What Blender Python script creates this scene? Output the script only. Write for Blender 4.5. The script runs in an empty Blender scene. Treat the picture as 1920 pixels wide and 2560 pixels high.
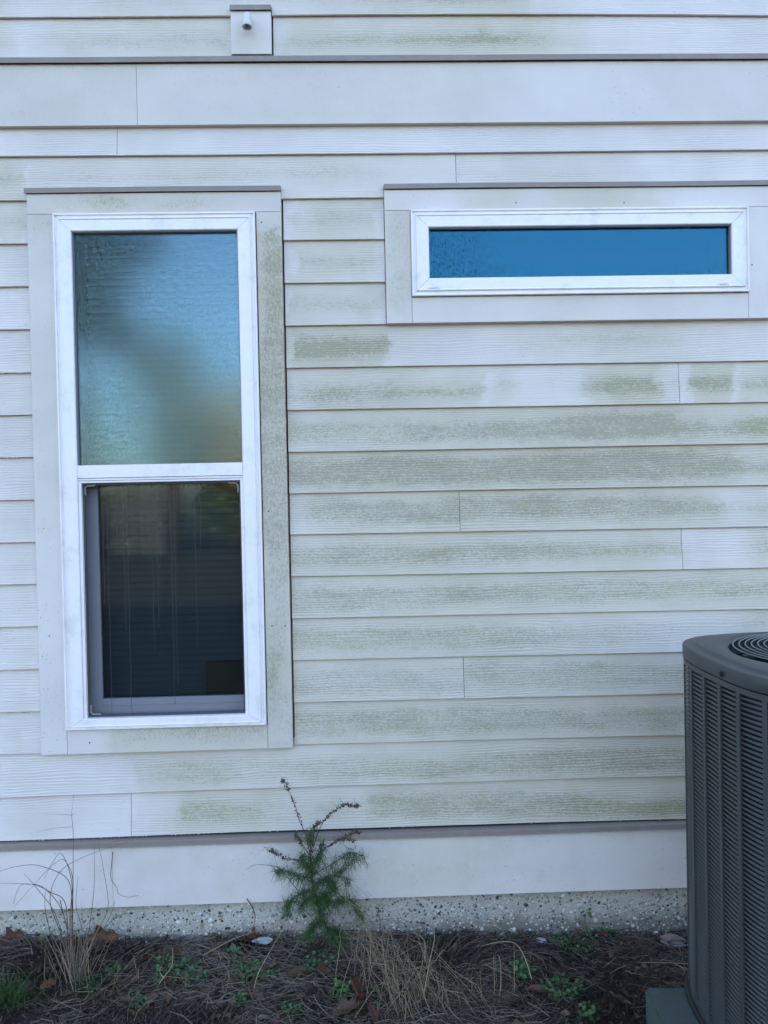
import bpy, bmesh, math, random
import numpy as np
from mathutils import Vector, Matrix, noise
rnd = random.Random(7)
nrs = np.random.RandomState(11)
SC = bpy.context.scene
COL = SC.collection
R = math.radians

# ------------------------------------------------------------------ camera
CAM = Vector((0.0, -2.808, 1.5885))
YAW, PITCH, ROLL, FPX = 0.02640, 0.01268, -0.02073, 1923.0
fwd = Vector((math.sin(YAW)*math.cos(PITCH), math.cos(YAW)*math.cos(PITCH), -math.sin(PITCH)))
rt = Vector((math.cos(YAW), -math.sin(YAW), 0.0))
up = rt.cross(fwd)
r2 = rt*math.cos(ROLL) + up*math.sin(ROLL)
u2 = -rt*math.sin(ROLL) + up*math.cos(ROLL)
cd = bpy.data.cameras.new('camera')
cd.sensor_fit = 'VERTICAL'; cd.sensor_height = 24.0; cd.lens = 24.0*FPX/2560.0
cd.clip_start = 0.05; cd.clip_end = 600.0
co = bpy.data.objects.new('camera', cd); COL.objects.link(co)
co.matrix_world = Matrix(((r2.x, u2.x, -fwd.x, CAM.x), (r2.y, u2.y, -fwd.y, CAM.y), (r2.z, u2.z, -fwd.z, CAM.z), (0, 0, 0, 1)))
SC.camera = co

# ------------------------------------------------------------------ sky, sun, exposure
SUN_EL, SUN_ROT = R(30), R(8)
wd = bpy.data.worlds.new("World"); SC.world = wd; wd.use_nodes = True
wn = wd.node_tree
sky = wn.nodes.new('ShaderNodeTexSky'); sky.sky_type = 'NISHITA'; sky.sun_disc = False
sky.sun_elevation = SUN_EL; sky.sun_rotation = SUN_ROT
sky.air_density = 1.0; sky.dust_density = 2.4; sky.ozone_density = 1.0
wn.links.new(sky.outputs[0], wn.nodes['Background'].inputs[0])
wn.nodes['Background'].inputs[1].default_value = 0.15
sl = bpy.data.lights.new('sun', 'SUN'); sl.energy = 3.6; sl.angle = R(0.5); sl.color = (1.0, 0.93, 0.82)
so = bpy.data.objects.new('sun', sl); COL.objects.link(so)
sdir = Vector((math.sin(SUN_ROT)*math.cos(SUN_EL), math.cos(SUN_ROT)*math.cos(SUN_EL), math.sin(SUN_EL)))
so.rotation_euler = (-sdir).to_track_quat('-Z', 'Y').to_euler(); so.location = (0, 20, 20)
vs = SC.view_settings
vs.view_transform = 'Standard'; vs.look = 'None'; vs.gamma = 1.0; vs.use_curve_mapping = False
vs.exposure = 2.56

# ------------------------------------------------------------------ helpers
def sx(px, py):
    """wall X in metres of a photo-survey point (source pixels) on the wall face"""
    return -1.2612 - 0.0986*py/2560 + px*(2.7844 + 0.0433*py/2560)/1920

def on_ground(px, py, Z=0.0):
    """survey point on the soil, Z above it"""
    d = fwd + r2*((px-960)/FPX) - u2*((py-1280)/FPX); p = CAM + d*((Z-CAM.z)/d.z)
    for _ in range(3): p = CAM + d*((Z+gh(p.x, p.y)-CAM.z)/d.z)
    return p

def on_y(px, py, Y):
    d = fwd + r2*((px-960)/FPX) - u2*((py-1280)/FPX)
    return CAM + d*((Y-CAM.y)/d.y)

def link(name, me, mat=None, parent=None):
    o = bpy.data.objects.new(name, me); COL.objects.link(o)
    if mat is not None and not me.materials:
        for m in (mat if isinstance(mat, (list, tuple)) else [mat]): me.materials.append(m)
    if parent: o.parent = parent
    return o

def thing(name, label, cat, loc=(0, 0, 0), group=None):
    o = bpy.data.objects.new(name, None); COL.objects.link(o); o.location = loc
    o.empty_display_size = 0.1
    o['label'] = label; o['category'] = cat
    if group: o['group'] = group
    return o

def tag(o, label, cat, group=None):
    o['label'] = label; o['category'] = cat
    if group: o['group'] = group
    return o

class MB:
    def __init__(s): s.v = []; s.f = []; s.mi = []
    def add(s, vs_, fs, m=0):
        b = len(s.v); s.v += [tuple(v) for v in vs_]
        s.f += [tuple(i+b for i in f) for f in fs]; s.mi += [m]*len(fs); return s
    def box(s, x0, x1, y0, y1, z0, z1, m=0):
        return s.add([(x0,y0,z0),(x1,y0,z0),(x1,y1,z0),(x0,y1,z0),(x0,y0,z1),(x1,y0,z1),(x1,y1,z1),(x0,y1,z1)],
                     [(0,3,2,1),(4,5,6,7),(0,1,5,4),(1,2,6,5),(2,3,7,6),(3,0,4,7)], m)
    def tube(s, pts, rad, n=6, cap=True, m=0, closed=False):
        pts = [Vector(p) for p in pts]; k = len(pts)
        if not isinstance(rad, (list, tuple)): rad = [rad]*k
        b = len(s.v); prev = None
        for i, p in enumerate(pts):
            if closed: t = pts[(i+1) % k]-pts[i-1]
            else: t = pts[min(i+1, k-1)]-pts[max(i-1, 0)]
            if t.length < 1e-9: t = Vector((0, 0, 1))
            t.normalize()
            if prev is None:
                a = t.cross(Vector((0, 0, 1)));
                if a.length < .05: a = t.cross(Vector((1, 0, 0)))
            else: a = prev - t*prev.dot(t)
            a.normalize(); prev = a; c = t.cross(a)
            for j in range(n):
                q = 2*math.pi*j/n
                s.v.append(tuple(p + (a*math.cos(q)+c*math.sin(q))*rad[i]))
        for i in range(k if closed else k-1):
            i2 = (i+1) % k
            for j in range(n):
                s.f.append((b+i*n+j, b+i*n+(j+1) % n, b+i2*n+(j+1) % n, b+i2*n+j)); s.mi.append(m)
        if cap and not closed:
            s.f.append(tuple(b+j for j in reversed(range(n)))); s.mi.append(m)
            s.f.append(tuple(b+(k-1)*n+j for j in range(n))); s.mi.append(m)
        return s
    def ribbon(s, pts, w, side, m=0):
        b = len(s.v); k = len(pts)
        for i, p in enumerate(pts):
            ww = w[i] if isinstance(w, (list, tuple)) else w
            p = Vector(p); s.v.append(tuple(p - side*ww/2)); s.v.append(tuple(p + side*ww/2))
        for i in range(k-1):
            s.f.append((b+2*i, b+2*i+1, b+2*i+3, b+2*i+2)); s.mi.append(m)
        return s
    def mesh(s, name, smooth=False):
        me = bpy.data.meshes.new(name); me.from_pydata(s.v, [], s.f)
        if any(s.mi): me.polygons.foreach_set('material_index', s.mi)
        if smooth: me.polygons.foreach_set('use_smooth', [True]*len(s.f))
        me.update(); return me
    def build(s, name, mat, parent=None, smooth=False, kind=None):
        o = link(name, s.mesh(name, smooth), mat, parent)
        if kind: o['kind'] = kind
        return o

def recalc(me):
    bm = bmesh.new(); bm.from_mesh(me); bmesh.ops.recalc_face_normals(bm, faces=bm.faces[:]); bm.to_mesh(me); bm.free()

def tintattr(me, vals):
    a = me.attributes.new('tint', 'FLOAT', 'FACE'); a.data.foreach_set('value', np.asarray(vals, dtype=np.float32))

# ------------------------------------------------------------------ materials
class NT:
    def __init__(s, name):
        s.mat = bpy.data.materials.new(name); s.mat.use_nodes = True; s.t = s.mat.node_tree
        s.b = s.t.nodes['Principled BSDF']; s.out = s.t.nodes['Material Output']
    def n(s, typ, **kw):
        nd = s.t.nodes.new(typ)
        for k, v in kw.items(): setattr(nd, k, v)
        return nd
    def l(s, a, b): s.t.links.new(a, b)
    def val(s, sock, v):
        if hasattr(v, 'is_output') or isinstance(v, bpy.types.NodeSocket): s.l(v, sock)
        else: sock.default_value = v
    def math(s, op, a, b=None, c=None, clamp=False):
        nd = s.n('ShaderNodeMath', operation=op); nd.use_clamp = clamp
        s.val(nd.inputs[0], a)
        if b is not None: s.val(nd.inputs[1], b)
        if c is not None: s.val(nd.inputs[2], c)
        return nd.outputs[0]
    def sstep(s, v, a, b):
        nd = s.n('ShaderNodeMapRange', interpolation_type='SMOOTHSTEP')
        s.val(nd.inputs[0], v); nd.inputs[1].default_value = a; nd.inputs[2].default_value = b
        return nd.outputs[0]
    def mapr(s, v, a, b, c, d):
        nd = s.n('ShaderNodeMapRange'); s.val(nd.inputs[0], v)
        for i, q in enumerate((a, b, c, d)): nd.inputs[1+i].default_value = q
        return nd.outputs[0]
    def mix(s, f, a, b, blend='MIX'):
        nd = s.n('ShaderNodeMix', data_type='RGBA', blend_type=blend)
        s.val(nd.inputs[0], f)
        for sock, v in ((nd.inputs[6], a), (nd.inputs[7], b)):
            if isinstance(v, bpy.types.NodeSocket): s.l(v, sock)
            else: sock.default_value = (*v, 1) if len(v) == 3 else v
        return nd.outputs[2]
    def noise(s, vec, scale, detail=3, rough=.55, dist=0.0):
        nd = s.n('ShaderNodeTexNoise'); s.l(vec, nd.inputs['Vector'])
        nd.inputs['Scale'].default_value = scale; nd.inputs['Detail'].default_value = detail
        nd.inputs['Roughness'].default_value = rough; nd.inputs['Distortion'].default_value = dist
        return nd.outputs['Fac']
    def vmap(s, vec, scale=(1, 1, 1), rot=(0, 0, 0), loc=(0, 0, 0)):
        nd = s.n('ShaderNodeMapping'); s.l(vec, nd.inputs[0])
        nd.inputs['Scale'].default_value = scale; nd.inputs['Rotation'].default_value = rot; nd.inputs['Location'].default_value = loc
        return nd.outputs[0]
    def bump(s, h, strength, dist=0.001, normal=None):
        nd = s.n('ShaderNodeBump'); nd.inputs['Strength'].default_value = strength; nd.inputs['Distance'].default_value = dist
        s.l(h, nd.inputs['Height'])
        if normal is not None: s.l(normal, nd.inputs['Normal'])
        return nd.outputs[0]

PAINT = (0.738, 0.664, 0.645)
def painted(name, axis, stops, grain=1.0, base=PAINT, specks=0.25, film=0.10, rough=0.55):
    """old paint with mould stains. stops: (coord m, strength 0..1, first edge, last edge, greenness) along `axis`;
    the two edges are the band limits across the piece in metres of the other axis"""
    k = NT(name)
    tc = k.n('ShaderNodeTexCoord'); oi = k.n('ShaderNodeObjectInfo')
    sep = k.n('ShaderNodeSeparateXYZ'); k.l(tc.outputs['Object'], sep.inputs[0])
    X, Z = sep.outputs[0], sep.outputs[2]
    off = k.math('MULTIPLY', oi.outputs['Random'], 37.0)
    cmb = k.n('ShaderNodeCombineXYZ'); k.l(off, cmb.inputs[0]); k.l(off, cmb.inputs[1]); k.l(off, cmb.inputs[2])
    va = k.n('ShaderNodeVectorMath', operation='ADD'); k.l(tc.outputs['Object'], va.inputs[0]); k.l(cmb.outputs[0], va.inputs[1])
    P = va.outputs[0]
    along, across = (X, Z) if axis == 'X' else (Z, X)
    stops = sorted(stops)
    lo, hi = stops[0][0]-.001, stops[-1][0]+.001
    a0 = min(q[2] for q in stops)-.02; a1 = max(q[3] for q in stops)+.02
    wob = k.noise(k.vmap(P, (9, 9, 9) if axis == 'X' else (14, 14, 14)), 1.0, 4, .65)
    wob = k.math('SUBTRACT', wob, .5)
    al = k.math('MULTIPLY_ADD', wob, .17, along)
    fac = k.math('DIVIDE', k.math('SUBTRACT', al, lo), hi-lo)
    rampS = k.n('ShaderNodeValToRGB'); cr = rampS.color_ramp; cr.interpolation = 'EASE'
    while len(cr.elements) < len(stops): cr.elements.new(0.5)
    for e, q in zip(cr.elements, stops):
        e.position = (q[0]-lo)/(hi-lo); e.color = (q[1], (q[2]-a0)/(a1-a0), (q[3]-a0)/(a1-a0), q[4])
    # EASE also smooths edges; positions must be re-sorted after assignment
    k.l(fac, rampS.inputs[0])
    sc = k.n('ShaderNodeSeparateColor'); k.l(rampS.outputs[0], sc.inputs[0])
    S, B0, B1, G = sc.outputs[0], sc.outputs[1], sc.outputs[2], rampS.outputs[1]
    ac = k.math('DIVIDE', k.math('SUBTRACT', k.math('MULTIPLY_ADD', wob, .045, across), a0), a1-a0)
    soft = .072/(a1-a0)
    e0 = k.math('DIVIDE', k.math('SUBTRACT', k.math('ADD', ac, .026/(a1-a0)), B0), soft, clamp=True)
    e1 = k.math('DIVIDE', k.math('SUBTRACT', k.math('ADD', B1, .042/(a1-a0)), ac), soft, clamp=True)
    band = k.math('MULTIPLY', e0, e1)
    amt = k.math('MULTIPLY', band, k.math('POWER', S, .75))
    # speckled threshold, stretched along the grain
    st = (46, 46, 150) if grain > .3 else (100, 100, 46)
    sp = k.noise(k.vmap(P, st), 1.6, 4, .75)
    sp2 = k.noise(P, 210.0, 2, .7)
    blot = k.noise(P, 7.0, 3, .6)
    sp = k.math('ADD', k.math('MULTIPLY', sp, .62), k.math('MULTIPLY', sp2, .38))
    thr = k.math('SUBTRACT', .63, k.math('MULTIPLY', amt, .26))
    patch = k.noise(k.vmap(P, (6, 6, 22)), 1.0, 4, .7)
    thr = k.math('SUBTRACT', thr, k.math('MULTIPLY', k.math('SUBTRACT', patch, .5), .24))
    amt = k.math('MULTIPLY', amt, k.mapr(patch, .30, .66, .84, 1.10))
    mold = k.math('DIVIDE', k.math('SUBTRACT', sp, thr), .13, clamp=True)
    mold = k.math('MULTIPLY', mold, k.math('MULTIPLY', amt, 1.25, clamp=True))
    mold = k.math('MULTIPLY_ADD', amt, .38, k.math('MULTIPLY', mold, .66), clamp=True)
    mold = k.math('MULTIPLY', mold, .86)
    haze_ = k.math('MULTIPLY', k.math('POWER', S, .8), k.math('MULTIPLY_ADD', blot, .55, .32), clamp=True)
    mcol = k.mix(G, (0.320, 0.282, 0.215), (0.315, 0.290, 0.170))
    tone = k.noise(P, 2.2, 3, .6)
    b2 = tuple(c*0.90 for c in base)
    bc = k.mix(k.sstep(tone, .35, .7), base, b2)
    # thin film of dirt everywhere and dark dew-caught specks
    bc = k.mix(k.math('MULTIPLY', k.sstep(k.noise(P, 4.0, 5, .7), .42, .68), film), bc, (0.42, 0.36, 0.25))
    dots = k.math('MULTIPLY', k.sstep(k.noise(P, 120.0, 1, .5), .70, .76), k.sstep(k.noise(P, 5.0, 2, .5), .46, .62))
    bc = k.mix(k.math('MULTIPLY', dots, specks), bc, (0.16, 0.16, 0.15))
    bc = k.mix(k.math('MULTIPLY', haze_, 1.0), bc, (0.50, 0.436, 0.280))
    bc = k.mix(mold, bc, mcol)
    k.l(bc, k.b.inputs['Base Color'])
    k.b.inputs['Roughness'].default_value = rough; k.b.inputs['Specular IOR Level'].default_value = .3
    # embossed grain
    if grain > 0:
        gv = k.vmap(P, (1.1, 1.1, 62))
        warp = k.noise(k.vmap(P, (2.4, 2.4, 11)), 1.0, 3, .55)
        wv = k.n('ShaderNodeTexWave', wave_type='BANDS', bands_direction='Z', wave_profile='SIN')
        k.l(k.vmap(P, (.25, .25, 1)), wv.inputs['Vector'])
        wv.inputs['Scale'].default_value = 33.0; wv.inputs['Distortion'].default_value = 0.0
        ph = k.math('MULTIPLY', warp, 26.0); k.l(ph, wv.inputs['Phase Offset'])
        fine = k.noise(gv, 3.2, 3, .6)
        msk = k.sstep(k.noise(k.vmap(P, (1.5, 1.5, 9)), 1.0, 2, .5), .36, .62)
        ridge = k.math('POWER', wv.outputs['Fac'], 2.0)
        h = k.math('ADD', k.math('MULTIPLY', ridge, k.math('MULTIPLY_ADD', msk, .8, .06)), k.math('MULTIPLY', fine, 1.1))
        nrm = k.bump(h, .52*grain, .0018)
    else:
        h = k.noise(k.vmap(P, (160, 160, 30)), 1.0, 3, .6)
        nrm = k.bump(h, .12, .0008)
    k.l(nrm, k.b.inputs['Normal'])
    return k.mat

def simple(name, col, rough=.5, var=.12, scale=8.0, bump=0.0, bscale=60.0, spec=.4, metal=0.0, dirt=None, dirtamt=.4):
    k = NT(name); tc = k.n('ShaderNodeTexCoord'); P = tc.outputs['Object']
    nz = k.noise(P, scale, 4, .6)
    c = k.mix(nz, tuple(x*(1-var) for x in col), tuple(min(1, x*(1+var)) for x in col))
    if dirt: c = k.mix(k.math('MULTIPLY', k.sstep(k.noise(P, scale*.6, 6, .75), .48, .68), dirtamt), c, dirt)
    k.l(c, k.b.inputs['Base Color']); k.b.inputs['Roughness'].default_value = rough
    k.b.inputs['Specular IOR Level'].default_value = spec; k.b.inputs['Metallic'].default_value = metal
    if bump: k.l(k.bump(k.noise(P, bscale, 4, .6), bump, .002), k.b.inputs['Normal'])
    return k.mat

def tinted(name, c0, c1, rough=.8, spec=.2, trans=0.0):
    """colour picked per piece by the face attribute `tint`"""
    k = NT(name); a = k.n('ShaderNodeAttribute'); a.attribute_name = 'tint'
    c = k.mix(a.outputs['Fac'], c0, c1); k.l(c, k.b.inputs['Base Color'])
    k.b.inputs['Roughness'].default_value = rough; k.b.inputs['Specular IOR Level'].default_value = spec
    return k.mat

M_vinyl = simple('white_vinyl', (.86, .795, .80), .38, .04, 20.0, 0, spec=.5, dirt=(.50, .49, .42), dirtamt=.30)
M_flash = simple('taupe_metal', (.25, .205, .18), .45, .12, 14, .05, 40, dirt=(.36, .34, .30), dirtamt=.25)
M_dark = simple('dark_gap', (.012, .012, .014), .8, .1)
M_sheath = simple('sheathing', (.05, .05, .05), .9, .1)
M_sash = simple('bronze_grey_sash', (.20, .195, .225), .45, .08, 9)
M_screenframe = simple('screen_frame_metal', (.06, .06, .07), .4, .1)
M_spline = simple('grey_spline', (.24, .25, .25), .6, .1)
M_blind = simple('dark_blind', (.27, .285, .30), .6, .08, 5)
M_room = simple('dark_room', (.05, .05, .055), .9, .1)
M_pvc = simple('white_pvc', (.64, .64, .65), .35, .03)
M_roof = simple('roof_shingle', (.09, .085, .08), .9, .3, 6, .4)
M_water = NT('water_bead'); M_water.b.inputs['Base Color'].default_value = (.55, .58, .60, 1); M_water.b.inputs['Roughness'].default_value = .05; M_water = M_water.mat

# ------------------------------------------------------------------ ground
def gh(x, y):
    h = .018*noise.noise(Vector((x*1.7, y*1.7, 3.1))) + .012*noise.noise(Vector((x*6, y*6, 9.7)))
    w = 1.0/(1.0 + max(0.0, -y-2)*.5)
    base = -.013 - .026*(x+.2)*(1 if abs(x) < 2 else 2/abs(x)) if y > -4 else 0
    return h*w + base*max(0.0, min(1.0, (y+4)/2))
k = NT('soil'); tc = k.n('ShaderNodeTexCoord'); P = tc.outputs['Object']
sep = k.n('ShaderNodeSeparateXYZ'); k.l(P, sep.inputs[0])
soil = k.mix(k.noise(P, 30, 5, .7), (.018, .013, .010), (.050, .036, .026))
lawn = k.mix(k.noise(P, 1.3, 5, .7), (.022, .027, .012), (.045, .036, .020))
lf = k.sstep(k.math('MULTIPLY_ADD', k.math('SUBTRACT', k.noise(P, 1.5, 3, .6), .5), 1.2, sep.outputs[1]), -2.1, -3.0)
k.l(k.mix(lf, soil, lawn), k.b.inputs['Base Color']); k.b.inputs['Roughness'].default_value = .95
k.l(k.bump(k.noise(P, 90, 5, .7), .8, .01), k.b.inputs['Normal'])
M_soil = k.mat
xs = sorted(set([-120, -60, -30, -15, -8, -5] + [round(-3.2+i*.08, 3) for i in range(82)] + [5, 8, 15, 30, 60, 120]))
ys = sorted(set([-120, -60, -30, -18, -12, -8, -6, -4.5, -3.5] + [round(-2.8+i*.08, 3) for i in range(36)] + [.15, 1, 9, 30, 120]))
gv = [(x, y, gh(x, y)) for y in ys for x in xs]; nx = len(xs)
gf = [(j*nx+i, j*nx+i+1, (j+1)*nx+i+1, (j+1)*nx+i) for j in range(len(ys)-1) for i in range(nx-1)]
me = bpy.data.meshes.new('ground'); me.from_pydata(gv, [], gf); me.polygons.foreach_set('use_smooth', [True]*len(gf)); me.update()
g = link('ground', me, M_soil); g['kind'] = 'structure'

# ------------------------------------------------------------------ house
XL, XR, ZT = -4.2, 5.0, 5.40
house = thing('house', 'pale mildew-stained lap-sided house wall with two white framed windows', 'house')

# row bottoms (m): key = row number
RB = {0: 3.342, 1: 3.197, 3: 2.8485, 4: 2.691, 5: 2.5390, 6: 2.3858, 7: 2.2331, 8: 2.0797, 9: 1.9275, 10: 1.7760, 11: 1.6244,
      12: 1.4730, 13: 1.3214, 14: 1.1684, 15: 1.0167, 16: .8643, 17: .7105, 18: .5570, 19: .4000}
# measured departures from level (X, dz)
DEV = {0: [(-1.26, -.002), (.11, .0037), (1.04, .0), (1.52, -.006)], 1: [(-1.26, -.001), (1.04, .002), (1.52, -.004)],
       10: [(-1.3, -.0006), (-.27, .001), (1.5, -.0014)], 11: [(-1.31, -.0013), (-.27, .0029), (1.5, -.0023)],
       12: [(-1.31, -.0017), (-.27, .004), (1.49, -.003)], 13: [(-1.32, -.002), (-.27, .0047), (1.49, -.0037)],
       14: [(-1.32, -.0022), (-.27, .0064), (1.01, 0), (1.49, -.004)], 15: [(-1.32, -.003), (-.27, .0048), (1.0, -.0016)],
       16: [(-1.33, -.003), (-.27, .0033), (1.0, -.001)], 17: [(-1.33, -.0023), (-.27, .0043), (.85, .0015), (1.16, -.004)],
       18: [(-1.34, -.0043), (-.47, .0026), (.85, .0027), (1.16, -.0012)], 19: [(-1.34, -.0026), (-.476, .0026), (.85, .0008), (1.156, -.002)],
       4: [(-1.28, .002), (-.27, -.0024), (1.5, 0)]}
def dev(row, x):
    d = DEV.get(row)
    wv = .0008*math.sin(x*2.3+row*1.7)
    if not d: return wv
    if x <= d[0][0]: return d[0][1]+wv
    for (a, p), (b, q) in zip(d, d[1:]):
        if x <= b: return p+(q-p)*(x-a)/(b-a)+wv
    return d[-1][1]+wv

def board_mesh(row, zb, top, segs, yb=-.018, yt=-.0035, th=.008):
    """one lap board; segs = [(x0, x1, zbottom or None)] on one slanted face"""
    mb = MB(); H = top-zb
    yf = lambda z: yb+(yt-yb)*(z-zb)/H
    for x0, x1, zc in segs:
        n = max(1, int((x1-x0)/.28)); xs_ = [x0+(x1-x0)*i/n for i in range(n+1)]
        b = len(mb.v)
        for x in xs_:
            dz = dev(row, x); z0 = (zb if zc is None else zc)+(dz if zc is None else 0); z1 = top+dz*.3
            c = .0013
            mb.v += [(x, yf(z0)+c, z0), (x, yf(z0+c), z0+c), (x, yf(z1), z1), (x, yf(z1)+th, z1), (x, yf(z0)+th, z0)]
        for i in range(n):
            for j in range(5):
                a, d = b+i*5+j, b+i*5+(j+1) % 5
                mb.f.append((a, a+5, d+5, d)); mb.mi.append(0)
        mb.f.append((b, b+1, b+2, b+3, b+4)); mb.mi.append(0)
        e = b+n*5; mb.f.append((e+4, e+3, e+2, e+1, e)); mb.mi.append(0)
    me = mb.mesh('siding_board'); recalc(me); return me

# mould seen on each row, in photo-survey pixels: (px, strength, from, to (fraction of exposure up from lower edge), green)
MOULD = {
 0: [(0, .25, .1, .75, .2), (300, .35, .1, .7, .2), (420, .25, .1, .7, .2), (700, .28, .1, .8, .2), (960, .45, .1, .8, .3), (1150, .62, .12, .8, .6), (1270, .6, .15, .7, .7), (1330, .12, .1, .7, .4), (1500, .04, .1, .7, .2)],
 1: [(0, .42, .10, .55, .1), (200, .45, .1, .55, .1), (420, .52, .12, .62, .2), (565, .55, .12, .55, .3), (585, .1, .1, .5, .2), (690, .15, .1, .5, .2), (715, .58, .12, .55, .3), (960, .62, .12, .6, .5), (1180, .85, .12, .62, .75), (1300, .85, .15, .55, .85), (1420, .45, .15, .45, .7), (1500, .10, .1, .4, .4), (1900, .03, .1, .4, .2)],
 3: [(0, .05, .1, .8, .1), (600, .08, .1, .8, .2), (900, .10, .3, .9, .2), (1900, .02, .1, .8, .1)],
 4: [(0, .6, .25, .7, .5), (55, .45, .2, .65, .5), (80, .2, .2, .7, .3), (250, .30, .2, .7, .4), (480, .38, .2, .7, .5), (620, .3, .25, .8, .3), (800, .36, .25, .85, .3), (900, .25, .25, .8, .3), (1000, .15, .2, .8, .4), (1250, .16, .2, .7, .4), (1450, .2, .2, .7, .4), (1650, .05, .2, .7, .2)],
 5: [(0, .55, .25, .65, .6), (60, .6, .2, .6, .7), (76, .3, .25, .6, .5), (715, .05, .25, .7, .4), (735, .42, .25, .65, .4), (780, .68, .25, .66, .4), (880, .65, .25, .66, .4), (925, .5, .25, .65, .4), (948, .1, .25, .65, .4)],
 6: [(0, .12, .2, .6, .1), (80, .08, .2, .6, .1), (710, .15, .2, .7, .3), (735, .62, .2, .7, .4), (900, .66, .2, .62, .4), (925, .4, .2, .6, .4), (950, .08, .2, .6, .3)],
 7: [(0, .06, .2, .6, .1), (80, .05, .2, .6, .1), (708, .15, .2, .7, .3), (725, .6, .2, .68, .4), (900, .62, .22, .62, .4), (940, .35, .2, .6, .4), (955, .06, .2, .6, .3)],
 8: [(0, .1, .2, .6, .1), (85, .06, .2, .6, .1), (708, .2, .2, .7, .3), (728, .85, .12, .74, .5), (860, .88, .12, .74, .5), (945, .8, .15, .7, .5), (968, .12, .15, .65, .4), (1150, .05, .2, .6, .3), (1400, .15, .25, .7, .5), (1540, .35, .25, .75, .5), (1650, .2, .2, .7, .4), (1780, .04, .2, .7, .3)],
 9: [(0, .12, .2, .6, .1), (85, .08, .2, .6, .1), (712, .35, .08, .65, .5), (800, .62, .08, .62, .5), (960, .62, .08, .62, .5), (1010, .5, .1, .5, .6), (1130, .6, .12, .5, .6), (1170, .5, .12, .5, .6), (1190, .1, .1, .5, .5), (1240, .3, .3, .6, .5), (1300, .08, .3, .6, .5), (1440, .05, .15, .7, .5), (1480, .6, .2, .65, .6), (1530, .95, .15, .62, .75), (1625, .9, .15, .6, .75), (1655, .15, .15, .6, .6), (1705, .1, .2, .7, .6), (1740, .9, .2, .65, .85), (1815, .8, .2, .62, .85), (1840, .12, .2, .6, .7), (1865, .6, .2, .5, .85), (1920, .7, .2, .5, .85), (2000, .2, .2, .5, .6)],
 10: [(0, .22, .2, .6, .1), (85, .15, .2, .6, .1), (720, .42, .15, .8, .5), (900, .5, .05, .7, .45), (1100, .66, .08, .65, .45), (1300, .72, .08, .66, .5), (1480, .82, .08, .8, .5), (1690, .85, .1, .8, .5), (1705, .68, .1, .62, .5), (1820, .55, .15, .55, .6), (1850, .85, .15, .6, .8), (1920, .85, .15, .6, .8), (2000, .3, .2, .6, .6)],
 11: [(0, .12, .2, .6, .1), (85, .06, .2, .6, .1), (722, .65, .1, .8, .3), (900, .85, .05, .85, .45), (1200, .82, .05, .8, .45), (1400, .88, .05, .85, .4), (1620, .9, .05, .9, .35), (1700, .85, .05, .85, .45), (1810, .75, .1, .75, .5), (1860, .55, .15, .55, .6), (1940, .6, .2, .55, .6), (2050, .1, .2, .6, .3)],
 12: [(0, .08, .2, .6, .1), (85, .06, .2, .6, .1), (728, .28, .2, .8, .3), (800, .6, .2, .85, .35), (1000, .68, .15, .8, .4), (1140, .66, .1, .85, .5), (1160, .7, .15, .9, .5), (1350, .75, .2, .85, .5), (1600, .68, .1, .8, .5), (1780, .55, .15, .65, .5), (1830, .15, .15, .6, .5), (1900, .35, .15, .55, .5), (2000, .1, .2, .5, .4)],
 13: [(0, .05, .2, .6, .1), (85, .04, .2, .6, .1), (730, .45, .1, .8, .4), (900, .6, .15, .75, .5), (1080, .66, .15, .7, .5), (1300, .6, .15, .7, .5), (1600, .55, .2, .65, .5), (1690, .3, .2, .65, .5), (1710, .08, .2, .6, .4), (1850, .1, .3, .6, .4), (1910, .5, .25, .65, .6), (2000, .3, .25, .6, .6)],
 14: [(0, .04, .2, .6, .1), (85, .04, .2, .6, .1), (733, .45, .05, .8, .4), (1000, .5, .1, .75, .5), (1170, .72, .2, .7, .5), (1250, .5, .15, .75, .5), (1500, .55, .15, .8, .5), (1750, .5, .15, .75, .55), (1880, .6, .2, .65, .6), (2000, .2, .2, .6, .5)],
 15: [(0, .03, .2, .6, .1), (85, .03, .2, .6, .1), (735, .5, .1, .8, .45), (1000, .55, .1, .75, .5), (1300, .5, .1, .75, .5), (1500, .28, .1, .7, .5), (1800, .10, .3, .8, .5), (1900, .3, .5, .9, .6)],
 16: [(0, .02, .2, .6, .1), (85, .02, .2, .6, .1), (736, .38, .1, .8, .5), (1000, .42, .1, .8, .5), (1150, .35, .1, .8, .5), (1170, .42, .1, .9, .5), (1450, .5, .1, .8, .5), (1700, .4, .1, .7, .5)],
 17: [(0, .02, .2, .6, .1), (85, .02, .2, .6, .1), (738, .45, .05, .85, .6), (900, .62, .1, .8, .55), (1250, .6, .08, .8, .6), (1500, .58, .05, .7, .7), (1710, .6, .05, .7, .7)],
 18: [(0, .0, .2, .6, .1), (290, .02, .2, .6, .2), (350, .45, .08, .7, .6), (480, .6, .08, .75, .6), (620, .45, .08, .7, .6), (720, .22, .1, .7, .6), (850, .4, .05, .7, .7), (1100, .55, .02, .6, .75), (1400, .62, .02, .75, .75), (1700, .66, .02, .7, .75)],
 19: [(0, .0, .2, .6, .1), (300, .03, .2, .6, .2), (400, .3, .15, .7, .7), (470, .68, .15, .75, .75), (640, .62, .15, .7, .75), (700, .2, .15, .7, .6), (880, .25, .1, .7, .7), (950, .55, .1, .85, .75), (1250, .58, .05, .8, .75), (1450, .68, .0, .6, .85), (1600, .9, .0, .45, 1.0), (1710, .95, .0, .42, 1.0), (1900, .5, .0, .4, 1.0)],
}
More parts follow.
